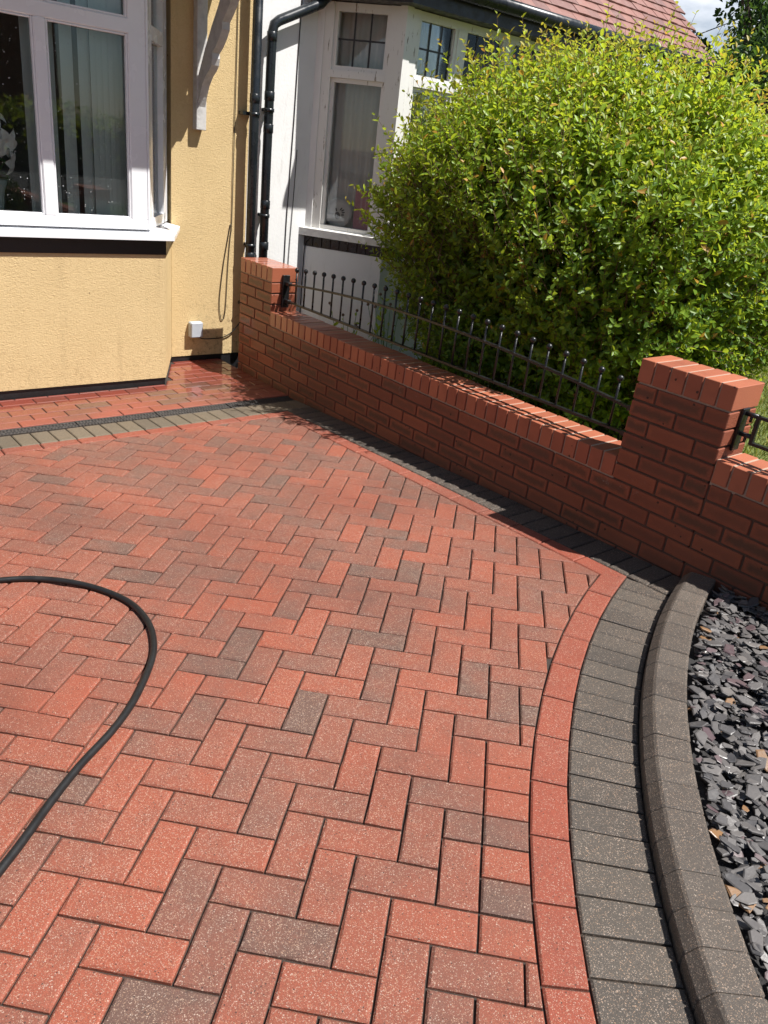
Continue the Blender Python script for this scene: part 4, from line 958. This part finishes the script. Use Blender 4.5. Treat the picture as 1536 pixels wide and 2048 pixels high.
eav = MB(); nstrip(eav, -0.3, 0.13, 2.605, 2.76, -0.05); eav.build('fascia', M_BLACK, nh)
room('room', -4.2, XR - 0.23, 0.3, 4.4, 0.2, 2.7, nh)
mb = MB(); mb.prism([NP(0.0, -0.16), NP(NLEN, -0.16), (NXF - 0.16, NYE), (XR - 0.2, NYE), (XR - 0.2, N0[1])], 0.95, 0.99); mb.build('window_board', M_OLDWOOD, nh)
# gutter, tiles
MB().tube([(0.005, 1.0, 2.735), (0.005, 4.9, 2.735)], 0.05, 12).build('gutter', M_PIPE, nh)
PITCH = radians(42); TX, TZ = -0.015, 2.775
rb = MB(); ux, uz = -cos(PITCH), sin(PITCH)
for (y0, y1) in ((1.0, 4.83),):
    o_ = -0.03; nx_, nz_ = sin(PITCH), cos(PITCH); a = (TX + nx_ * o_, TZ + nz_ * o_); b = (TX + ux * 3.2 + nx_ * o_, TZ + uz * 3.2 + nz_ * o_)
    rb.add([(a[0], y0, a[1]), (a[0], y1, a[1]), (b[0], y1, b[1]), (b[0], y0, b[1]), (a[0] - nx_ * .02, y0, a[1] - nz_ * .06), (a[0] - nx_ * .02, y1, a[1] - nz_ * .06), (b[0] - nx_ * .05, y1, b[1] - nz_ * .05), (b[0] - nx_ * .05, y0, b[1] - nz_ * .05)], [(0, 1, 2, 3), (4, 7, 6, 5), (0, 4, 5, 1), (1, 5, 6, 2), (2, 6, 7, 3), (3, 7, 4, 0)])
roof = rb.build('roof', M_ROOFB, nh)
tm = MB(); TW, TL = 0.163, 0.26
vs = []
for u_, bow_ in ((0.0, 0.0), (0.09, 0.0025), (TL, 0.0)):
    for k in range(3): vs.append((u_, (k - 1) * TW / 2, bow_ + (0.002 if k == 1 else 0)))
nv = len(vs); vs += [(a, b, c - 0.013) for a, b, c in vs]
fs = []
for i in range(2):
    for k in range(2): q = i * 3 + k; fs.append((q, q + 3, q + 4, q + 1)); fs.append((nv + q + 1, nv + q + 4, nv + q + 3, nv + q))
for a, b in ((0, 1), (1, 2), (2, 5), (5, 8), (8, 7), (7, 6), (6, 3), (3, 0)): fs.append((a, b, nv + b, nv + a))
tm.add(vs, fs); ME_T = tm.mesh('roof_tile', M_TILE); trest = MB()
tiles = []
for r in range(24):
    for c in range(24):
        y = 4.81 - (c + 0.5 * (r % 2)) * 0.166 - 0.0
        if y < 1.08: continue
        s_ = r * 0.108; ex = Vector((ux, 0, uz)); tilt = 0.13; n_ = Vector((sin(PITCH), 0, cos(PITCH))); e1 = (ex * cos(tilt) - n_ * sin(tilt)).normalized(); e2 = Vector((0, 1, 0)); e3 = Vector((sin(PITCH), 0, cos(PITCH))); e3 = e2.cross(e1) * -1
        p = Vector((TX, y, TZ)) + ex * s_ + n_ * (0.012 + rnd.gauss(0, 0.0015)); e2 = (e2 + ex * rnd.gauss(0, 0.008)).normalized(); e3 = e1.cross(e2)
        if e3.z < 0: e3 = -e3; e2 = -e2
        m = Matrix(((e1.x, e2.x, e3.x, p.x), (e1.y, e2.y, e3.y, p.y), (e1.z, e2.z, e3.z, p.z), (0, 0, 0, 1)))
        q = project(p); vis = -30 < q[0] < 1570 and -40 < q[1] < 400
        tiles.append((0 if vis else 1, r, c, m))
tiles.sort(key=lambda t_: t_[:3])
for i, (vi, r, c, m) in enumerate(tiles):
    if vi == 0 and i < 300: obj('roof_tile', ME_T, roof, m, (0, 0, 0, 1))
    else: trest.add([m @ Vector(v) for v in tm.v], tm.f)
if trest.v: to = trest.build('roof_tiles', M_TILE, roof); to['kind'] = 'stuff'
MB().box((-0.03, 4.80, 2.62), (-0.0, 4.84, 2.74)).build('barge_end', M_BLACK, nh)
# curtains, plate and card in the side window
def curtain(label, fn, s0, s1, d, z0, z1, amp=0.018, wl=0.07):
    mb = MB(); n = int((s1 - s0) / 0.012); vs = []
    for i in range(n + 1):
        s_ = s0 + (s1 - s0) * i / n; o_ = amp * sin(2 * pi * s_ / wl + 1.3 * sin(s_ * 9)); x, y = fn(s_, d + o_); vs += [(x, y, z0), (x, y, z1)]
    mb.add(vs, [(2 * i, 2 * i + 2, 2 * i + 3, 2 * i + 1) for i in range(n)], True); return tag(mb.build('curtain', M_CURT), label, 'curtain')
curtain('pale net curtain hanging behind the canted side window of the white house', NP, 0.02, NLEN - 0.04, -0.17, 1.0, 2.6)
curtain('pale net curtain hanging behind the front windows of the white house', FP, 0.1, 2.1, -0.17, 1.0, 2.6)
pt = empty('plate', (*NP(0.245, -0.12), 1.05), 'round white plate with a dark handprint leaning inside the white house window', 'plate')
pc = NP(0.243, -0.118); e1 = Vector((ND[0], ND[1], 0)); e3 = Vector((NN[0], NN[1], 0.18)).normalized(); e2 = e3.cross(e1)
MP = Matrix(((e1.x, e2.x, e3.x, pc[0]), (e1.y, e2.y, e3.y, pc[1]), (e1.z, e2.z, e3.z, 1.175), (0, 0, 0, 1)))
dm = MB().lathe((0, 0, 0), [(0, -0.006), (0.07, -0.006), (0.112, 0.012), (0.113, 0.016), (0.072, 0.0), (0.0, 0.0)], 32); dm.v = [tuple(MP @ Vector(v)) for v in dm.v]; dm.build('dish', M_PLATE, pt)
hp = MB()
def ell(cx, cy, rx, ry, a):
    vs = [MP @ Vector((cx + rx * cos(t_) * cos(a) - ry * sin(t_) * sin(a), cy + rx * cos(t_) * sin(a) + ry * sin(t_) * cos(a), 0.0012)) for t_ in np.linspace(0, 2 * pi, 15)[:-1]]; hp.add(vs, [tuple(range(14))])
ell(-0.012, -0.022, 0.024, 0.028, 0.2)
for cx, cy, a in ((0.032, -0.012, 0.1), (0.034, 0.006, 0.25), (0.028, 0.022, 0.5), (0.012, 0.030, 0.9), (-0.028, 0.022, 2.0)): ell(cx, cy, 0.015, 0.0058, a)
hp.build('handprint', M_PRINT, pt)
cdk = empty('picture_card', (*NP(0.49, -0.115), 1.07), 'pink card leaning inside the white house window beside the plate', 'card')
mb = MB(); mb.prism([NP(0.372, -0.108), NP(0.600, -0.108), NP(0.600, -0.112), NP(0.372, -0.112)], 1.06, 1.365); mb.build('sheet', M_PINK, cdk)
for a, b, z0, z1 in ((0.42, 0.435, 1.12, 1.32), (0.46, 0.47, 1.1, 1.33), (0.50, 0.52, 1.1, 1.30), (0.55, 0.562, 1.12, 1.31), (0.40, 0.58, 1.145, 1.158)): mb = MB(); mb.prism([NP(a, -0.1065), NP(b, -0.1065), NP(b, -0.1075), NP(a, -0.1075)], z0, z1); mb.build('stripe', M_PINK2, cdk)
cable('thin black wire clipped down the white wall beside the drainpipe', [(XR + .006, 0.60, 2.9), (XR + .006, 0.585, 2.4), (XR + .006, 0.578, 1.8), (XR + .006, 0.562, 1.2), (XR + .006, 0.560, 0.8), (XR + .006, 0.563, 0.4)], 0.0038)
cable('second thin wire on the white wall close to the bay', [(XR + .006, 0.62, 1.6), (XR + .006, 0.61, 1.15), (XR + .006, 0.600, 0.8), (XR + .006, 0.600, 0.4)], 0.003)
cable('black wire running under the white stone sill and down the bay corner', [(*NP(0.10, 0.006), 0.975), (*NP(0.05, 0.006), 0.96), (*NP(0.018, 0.006), 0.90), (*NP(0.012, 0.006), 0.7), (*NP(0.012, 0.006), 0.3)], 0.004)

# ---------------------------------------------------------------- hose
hs = [(0, -2.4), (2.02, -2.9), (2.05, -2.6), (2.079, -2.454), (2.095, -2.39), (2.136, -2.296), (2.218, -2.196), (2.34, -2.11), (2.487, -2.056), (2.646, -2.056), (2.785, -2.097), (2.895, -2.161), (3.025, -2.264), (3.12, -2.365), (3.208, -2.485), (3.298, -2.589), (3.376, -2.67), (3.439, -2.741), (3.55, -2.87), (3.75, -3.1), (4.1, -3.5), (4.6, -4.2)][1:]
tag(MB().tube(smooth_pts([(x, y, GZ(x, y) + 0.0112) for x, y in hs], 8), 0.0108, 12).build('hose', M_HOSE), 'black rubber hose lying in a loop on the block paving', 'hose')

# ---------------------------------------------------------------- vegetation
def leaf_cloud(name, P, D, S, N, tint, mat, parent, wid=0.42, fold=0.25, bend=0.2):
    """P base, D direction, S side (unit), N length, tint (n,2)"""
    n = len(P); D = D / np.linalg.norm(D, axis=1)[:, None]; S = S - D * np.sum(S * D, axis=1)[:, None]; S /= np.linalg.norm(S, axis=1)[:, None] + 1e-9; U_ = np.cross(S, D)
    L_ = N[:, None]; W_ = L_ * wid * 0.5
    b = P; t_ = P + D * L_ - U_ * L_ * bend
    m1 = P + D * L_ * 0.30; m2 = P + D * L_ * 0.68 - U_ * L_ * bend * 0.4
    l1 = m1 + S * W_ * 0.9 + U_ * W_ * fold; r1 = m1 - S * W_ * 0.9 + U_ * W_ * fold; l2 = m2 + S * W_ * 0.85 + U_ * W_ * fold; r2 = m2 - S * W_ * 0.85 + U_ * W_ * fold
    Vv = np.stack([b, l1, l2, t_, r2, r1], 1).reshape(-1, 3)
    base = (np.arange(n) * 6)[:, None]; F = np.concatenate([base + np.array([0, 3, 2, 1]), base + np.array([0, 5, 4, 3])], 1).reshape(-1)
    me = bpy.data.meshes.new(name); me.vertices.add(len(Vv)); me.vertices.foreach_set('co', Vv.ravel().astype(np.float32))
    me.loops.add(len(F)); me.loops.foreach_set('vertex_index', F.astype(np.int32)); nf = len(F) // 4
    me.polygons.add(nf); me.polygons.foreach_set('loop_start', (np.arange(nf) * 4).astype(np.int32)); me.update(calc_edges=True)
    at = me.attributes.new('tint', 'FLOAT_COLOR', 'POINT'); c = np.zeros((n, 6, 4), np.float32); c[:, :, 0] = tint[:, None, 0]; c[:, :, 1] = tint[:, None, 1]; c[..., 3] = 1; at.data.foreach_set('color', c.ravel())
    me.materials.append(mat); o = obj(name, me, parent); o['kind'] = 'stuff'; return o
def unit(a): return a / (np.linalg.norm(a, axis=-1, keepdims=True) + 1e-9)
def fbm(P, s):
    return np.array([noise.noise(Vector((p[0] * s, p[1] * s, p[2] * s))) for p in P])
def sticks(name, A, B, r, mat, parent, kind=True):
    n = len(A); D = unit(B - A); up = np.where(np.abs(D[:, 2:3]) < .9, np.array([[0, 0, 1.]]), np.array([[1., 0, 0]])); S = unit(np.cross(D, up)); T = np.cross(D, S); ring = []
    for k in range(3):
        th = 2 * pi * k / 3; o_ = S * cos(th) + T * sin(th); ring.append(A + o_ * r[:, None]); ring.append(B + o_ * r[:, None] * 0.45)
    Vv = np.stack(ring, 1).reshape(-1, 3); b = (np.arange(n) * 6)[:, None]; F = np.concatenate([b + np.array([2 * k, 2 * ((k + 1) % 3), 2 * ((k + 1) % 3) + 1, 2 * k + 1]) for k in range(3)], 1).reshape(-1, 4)
    me = bpy.data.meshes.new(name); me.from_pydata(Vv.tolist(), [], F.tolist()); me.materials.append(mat); o = obj(name, me, parent)
    if kind: o['kind'] = 'stuff'
    return o
BC = np.array([1.49, 1.58]); BA, BB, BZ0, BZ1, BE = 1.40, 1.44, 0.02, 2.11, 2.8
def bush_r(d):   # superellipsoid radius along unit directions
    a = np.abs(d[:, 0] / BA) ** BE + np.abs(d[:, 1] / BB) ** BE; h = np.abs(d[:, 2] / ((BZ1 - BZ0) / 2)) ** BE; return (a + h) ** (-1 / BE)
hedge = empty('hedge', (BC[0], BC[1], 0.08), 'large overgrown leafy green bush behind the iron railing', 'hedge')
nsh = 10500
d = unit(nrng.normal(size=(nsh * 2, 3))); d = d[d[:, 2] > -0.62][:nsh]
cen = np.array([BC[0], BC[1], (BZ0 + BZ1) / 2])
base = cen + d * bush_r(d)[:, None]
lump = fbm(base, 1.6) * 0.22 + fbm(base, 4.0) * 0.09
depth = nrng.random(len(d)) ** 1.4 * 0.42
base = cen + d * (bush_r(d) + lump - 0.14 - depth)[:, None]
def skirt(P): k = 0.80 + 0.20 * np.clip((P[:, 2] - 0.55) / 0.95, 0, 1) ** 1.2; Q = P.copy(); Q[:, 0] = BC[0] + (P[:, 0] - BC[0]) * (0.5 + 0.5 * k); Q[:, 1] = BC[1] + (P[:, 1] - BC[1]) * k; return Q
base = skirt(base)
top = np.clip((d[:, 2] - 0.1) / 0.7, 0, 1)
grow = unit(d * 0.75 + np.array([0, 0, 0.65]) + nrng.normal(size=d.shape) * 0.32)
ln = nrng.uniform(0.10, 0.26, len(d)) + top * nrng.random(len(d)) ** 3 * 0.26
outer = depth < 0.12
ok = base[:, 1] > np.where(base[:, 2] < 0.95, 0.27, 0.20)
base, grow, ln, depth, top, d = base[ok], grow[ok], ln[ok], depth[ok], top[ok], d[ok]
# straggly shoots on the left side and top
ex_d = []; 
for _ in range(420):
    a = nrng.uniform(-1.3, 0.5) + pi + (nrng.uniform(0, 2.6) if nrng.random() < .6 else 0); e_ = nrng.uniform(0.0, 1.2) if a < 3.9 else nrng.uniform(0.7, 1.35); ex_d.append((cos(a) * cos(e_), sin(a) * cos(e_), sin(e_)))
for _ in range(190):
    a = nrng.uniform(0, 2 * pi); e_ = nrng.uniform(0.95, 1.5); ex_d.append((cos(a) * cos(e_), sin(a) * cos(e_), sin(e_)))
for _ in range(60):
    a = nrng.uniform(-0.55, 0.35) + pi + 0.35; e_ = nrng.uniform(0.45, 1.1); ex_d.append((cos(a) * cos(e_), sin(a) * cos(e_), sin(e_)))
ex_d = unit(np.array(ex_d)); eb = cen + ex_d * (bush_r(ex_d) - 0.1)[:, None]; eg = unit(ex_d * 0.8 + np.array([0, 0, 0.6]) + nrng.normal(size=ex_d.shape) * 0.25)
base = np.concatenate([base, eb]); grow = np.concatenate([grow, eg]); ln = np.concatenate([ln, np.concatenate([nrng.uniform(0.18, 0.44, 420), nrng.uniform(0.25, 0.58, len(eb) - 420)])]); depth = np.concatenate([depth, np.zeros(len(eb))]); top = np.concatenate([top, np.full(len(eb), 0.8)]); d = np.concatenate([d, ex_d])
tip = base + grow * ln[:, None]; keep = tip[:, 1] > np.where(tip[:, 2] < 1.0, 0.20, -0.02)
base, grow, ln, depth, top, tip, d = base[keep], grow[keep], ln[keep], depth[keep], top[keep], tip[keep], d[keep]
sticks('twigs', base - grow * 0.12, tip, np.full(len(base), 0.0024), M_TWIG, hedge)
LP, LD, LS, LN, LTn = [], [], [], [], []
for i in range(len(base)):
    nl = int(5 + ln[i] * 28); t_ = np.linspace(0.02, 1.0, nl) + nrng.normal(size=nl) * 0.02
    P_ = base[i] + grow[i] * (ln[i] * t_)[:, None]; ph = nrng.uniform(0, 6.28) + np.arange(nl) * 2.4
    a1 = unit(np.cross(grow[i], [0.3, 0.2, 0.9])); a2 = np.cross(grow[i], a1); o_ = a1 * np.cos(ph)[:, None] + a2 * np.sin(ph)[:, None]
    LP.append(P_); LD.append(o_ * 0.8 + grow[i] * 0.62 + np.array([0, 0, 0.12]) + nrng.normal(size=(nl, 3)) * 0.2); LS.append(np.cross(o_, grow[i]) + nrng.normal(size=(nl, 3)) * 0.3)
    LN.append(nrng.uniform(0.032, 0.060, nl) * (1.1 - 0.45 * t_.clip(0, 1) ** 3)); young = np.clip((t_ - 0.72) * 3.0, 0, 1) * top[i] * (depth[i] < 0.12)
    LTn.append(np.stack([np.clip(nrng.normal(0.30, 0.20, nl) + 0.5 * top[i], 0, 1), np.clip(young * nrng.uniform(0.15, 1.0, nl) + (nrng.random(nl) < 0.015) * 0.8, 0, 1)], 1))  # lighter towards the top: younger leaves, and sunlight put into the tint
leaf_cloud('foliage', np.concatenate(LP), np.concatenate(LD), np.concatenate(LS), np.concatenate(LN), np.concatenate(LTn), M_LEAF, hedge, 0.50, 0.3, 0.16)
nin = 30000; di = unit(nrng.normal(size=(nin, 3))); di[:, 2] = np.abs(di[:, 2]) * np.where(nrng.random(nin) < .75, 1, -0.6); di = unit(di)
Pi = cen + di * (bush_r(di) * nrng.uniform(0.5, 0.86, nin))[:, None]; Pi = skirt(Pi)
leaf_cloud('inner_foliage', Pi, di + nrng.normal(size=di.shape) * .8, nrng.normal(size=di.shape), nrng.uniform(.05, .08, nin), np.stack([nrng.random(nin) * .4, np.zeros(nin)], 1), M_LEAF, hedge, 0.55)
for k in range(9):
    th = k * 0.7 + 0.3; x0, y0 = BC[0] + 0.18 * cos(th), BC[1] + 0.18 * sin(th); x1, y1 = BC[0] + 0.75 * cos(th + .2), BC[1] + 0.75 * sin(th + .2)
    MB().tube(smooth_pts([(x0, y0, 0.0), ((x0 + x1) / 2 - .05, (y0 + y1) / 2, 0.55), (x1, y1, rnd.uniform(1.1, 1.55))], 4), [0.028 - 0.002 * i for i in range(9)], 7).build('stem', M_BARK, hedge)

def tree(label, x, y, h, r, n, seed, lsz=0.16, zb=None):
    g = np.random.default_rng(seed); t_ = empty('tree', (x, y, 0), label, 'tree', 'trees beyond the gardens')
    MB().tube(smooth_pts([(x, y, -0.2), (x + .1, y, h * .3), (x - .1, y + .1, h * .6), (x, y, h * .85)], 4), [0.16 * (1 - i / 16) + .03 for i in range(13)], 8).build('trunk', M_BARK, t_)
    lo_ = zb if zb is not None else h * 0.25
    cl = []
    for _ in range(46):
        q = unit(g.normal(size=(1, 3)))[0]; rr = g.random() ** 0.4; cl.append((x + q[0] * r * rr, y + q[1] * r * rr, (lo_ + h) / 2 + q[2] * (h - lo_) / 2 * rr, g.uniform(.25, .5) * r * .75))
    A = np.array([[x + (c[0] - x) * .2, y + (c[1] - y) * .2, h * .4] for c in cl]); Bp = np.array([c[:3] for c in cl]); sticks('limbs', A, Bp, np.full(len(cl), .04), M_BARK, t_)
    P_ = []; K = n // len(cl)
    for c in cl:
        q = unit(g.normal(size=(K, 3))) * (g.random((K, 1)) ** 0.45) * c[3]; P_.append(np.array(c[:3]) + q)
    P_ = np.concatenate(P_); D_ = g.normal(size=P_.shape) + np.array([0, 0, .1]); tn = np.stack([np.clip(g.normal(.45, .25, len(P_)), 0, 1), (g.random(len(P_)) < .04) * .7], 1)
    leaf_cloud('crown', P_, D_, g.normal(size=P_.shape), g.uniform(.7, 1.2, len(P_)) * lsz, tn, M_TREELEAF, t_, 0.5)
def at_px(x, y, yy): p = px_plane(x, y, (0, yy, 0), (0, 1, 0)); return p
p = at_px(1545, 190, 11.0); tree('dark green tree rising behind the clay tiled roof at the right edge', p[0] + 0.15, p[1], 6.4, 2.0, 34000, 3, 0.11, 0.5)
p = at_px(1440, 330, 15.0); tree('lower tree far behind the hedge beside the roof end', p[0], p[1], 3.5, 2.1, 9000, 4, 0.13, 0.3)
p = at_px(1640, 330, 9.0); tree('tree standing past the right edge beyond the lawn', p[0], p[1], 4.2, 1.8, 9000, 8, 0.11, 0.4)
a, b = at_px(1384, 74, 9.0), at_px(1478, 38, 13.0); dv = b - a
tag(MB().tube([tuple(a - dv * 0.05), tuple(b + dv * 1.2)], 0.008, 6).build('overhead_wire', M_CABLE), 'thin overhead wire crossing the sky from the roof to the tree', 'wire')

# shrub growing in the slate bed, mostly past the right edge
sh = empty('shrub', (4.62, -0.42, 0.22), 'dark leafy shrub growing in the slate at the right edge', 'shrub')
g = np.random.default_rng(21); q = unit(g.normal(size=(2600, 3))); rr = g.random((2600, 1)) ** 0.4; P_ = np.array([4.66, -0.42, 0.62]) + q * rr * np.array([0.30, 0.27, 0.34])
leaf_cloud('foliage', P_, q + g.normal(size=q.shape) * .7, g.normal(size=q.shape), g.uniform(.03, .05, 2600), np.stack([g.random(2600), (g.random(2600) < .06) * .8], 1), M_SHRUB, sh)
for k in range(7): th = k * .9; MB().tube([(4.64 + .02 * cos(th), -0.42 + .02 * sin(th), 0.2), (4.66 + .18 * cos(th), -0.42 + .16 * sin(th), 0.62 + .05 * k % .2)], [0.006, 0.003], 6).build('stem', M_BARK, sh)

# wild flowers behind the coping
for wi, (wx, wy, hh_, lab) in enumerate(((0.42, 0.40, 0.78, 'thin weed with dark seed heads behind the railing near the far pier'), (0.78, 0.46, 0.80, 'wispy weed with seed heads behind the railing at the hedge corner'))):
    wd = empty('weed', (wx, wy, 0.05), lab, 'weed', 'weeds behind the railing'); mb = MB(); hd = MB(); A = []
    for k in range(9):
        th = rnd.uniform(0, 6.28); r_e = rnd.uniform(.05, .3); top_ = (wx + r_e * cos(th), max(wy + r_e * sin(th), .25), rnd.uniform(.55, 1.0) * hh_ + .05)
        mb.tube(smooth_pts([(wx, wy, 0.05), ((wx + top_[0]) / 2, (wy + top_[1]) / 2, top_[2] * .6), top_], 3), 0.0022, 5); hd.ball(top_, 0.011, 7, 5)
        for _ in range(9): t_ = rnd.uniform(.35, .95); A.append([wx + (top_[0] - wx) * t_, wy + (top_[1] - wy) * t_, .05 + (top_[2] - .05) * t_])
    mb.build('stem', M_LSTEM, wd); hd.build('seed_head', M_TWIG, wd); A = np.array(A)
    leaf_cloud('leaves', A, nrng.normal(size=A.shape) + [0, 0, .2], nrng.normal(size=A.shape), nrng.uniform(.03, .06, len(A)), np.stack([nrng.random(len(A)), np.zeros(len(A))], 1), M_LEAF, wd)

# ---------------------------------------------------------------- lawn, ground, street side behind the camera
lw = MB(); N_ = 12
lw.add([(-0.12, 0.216, 0.02), (9.0, 0.216, 0.30), (9.0, 16, 0.32), (-0.12, 16, 0.10)], [(0, 1, 2, 3)]); lawn = tag(lw.build('lawn', M_GRASSG), kind='structure')
def lawn_z(x, y): f = (x + .12) / 9.12; g_ = (y - .216) / 15.784; return 0.02 * (1 - f) * (1 - g_) + .30 * f * (1 - g_) + .32 * f * g_ + .10 * (1 - f) * g_
ng = 30000; gx_ = nrng.uniform(1.2, 5.2, ng); gy_ = 0.25 + nrng.random(ng) ** 1.2 * 6.0; P_ = np.stack([gx_, gy_, np.array([lawn_z(a, b) for a, b in zip(gx_, gy_)]) - .002], 1)
D_ = nrng.normal(size=P_.shape) * .45 + np.array([0, 0, 1.0])
leaf_cloud('grass', P_, D_, nrng.normal(size=P_.shape), nrng.uniform(.035, .085, ng), np.stack([nrng.random(ng), (nrng.random(ng) < .3) * nrng.random(ng)], 1), M_GRASS, lawn, 0.09, 0.2, 0.25)
gm_ = MB(); gm_.add([(-400, -400, -0.16), (400, -400, -0.16), (400, 400, -0.16), (-400, 400, -0.16)], [(0, 1, 2, 3)]); tag(gm_.build('ground', M_SOIL), kind='structure')
rd = MB(); rd.add([(8.7, -60, 0.30), (15, -60, 0.30), (15, 60, 0.30), (8.7, 60, 0.30)], [(0, 1, 2, 3)]); tag(rd.build('road', M_ASPH), kind='structure')
def far_hedge(label, x, y0, y1, z0, h, seed, n):
    g = np.random.default_rng(seed); hd = empty('hedge', (x, (y0 + y1) / 2, z0), label, 'hedge'); P_ = np.stack([x + g.normal(size=n) * .28, g.uniform(y0, y1, n), z0 + g.random(n) ** .7 * h], 1)
    P_[:, 2] += .12 * np.sin(P_[:, 1] * 2.1) * (P_[:, 2] - z0) / h
    leaf_cloud('foliage', P_, g.normal(size=P_.shape), g.normal(size=P_.shape), g.uniform(.08, .14, n), np.stack([np.clip(g.normal(.5, .3, n), 0, 1), (g.random(n) < .05) * .8], 1), M_LEAF, hd, .55)
    mb = MB(); mb.box((x - .15, y0, z0 - .5), (x + .15, y1, z0 + h * .7)); mb.build('inner_branches', M_BARK, hd)
far_hedge('clipped green hedge across the street, seen reflected in the window', 15.6, -9, 9, 0.3, 1.5, 31, 9000)
oh = empty('house', (20, -2, 0.3), 'brick house across the street, seen dimly reflected in the window', 'house')
MB().box((19, -8, 0.0), (25, 5, 5.4)).build('wall', M_FARB, oh)
mb = MB(); mb.add([(18.6, -8.3, 5.4), (25.4, -8.3, 5.4), (25.4, 5.3, 5.4), (18.6, 5.3, 5.4), (22, -8.3, 8.2), (22, 5.3, 8.2)], [(0, 3, 5, 4), (1, 4, 5, 2), (0, 4, 1), (3, 2, 5), (0, 1, 2, 3)]); mb.build('roof', M_TILE, oh, None, (0, 0, 0, 1))
for y in (-6, -2.5, 1.5):
    for z in (1.2, 3.6): f_ = MB().box((18.94, y - .8, z), (19.02, y + .8, z + 1.3), .01).build('window', M_UPVC, oh); MB().box((18.93, y - .7, z + .1), (18.938, y + .7, z + 1.2)).build('pane', M_TILEB, f_)
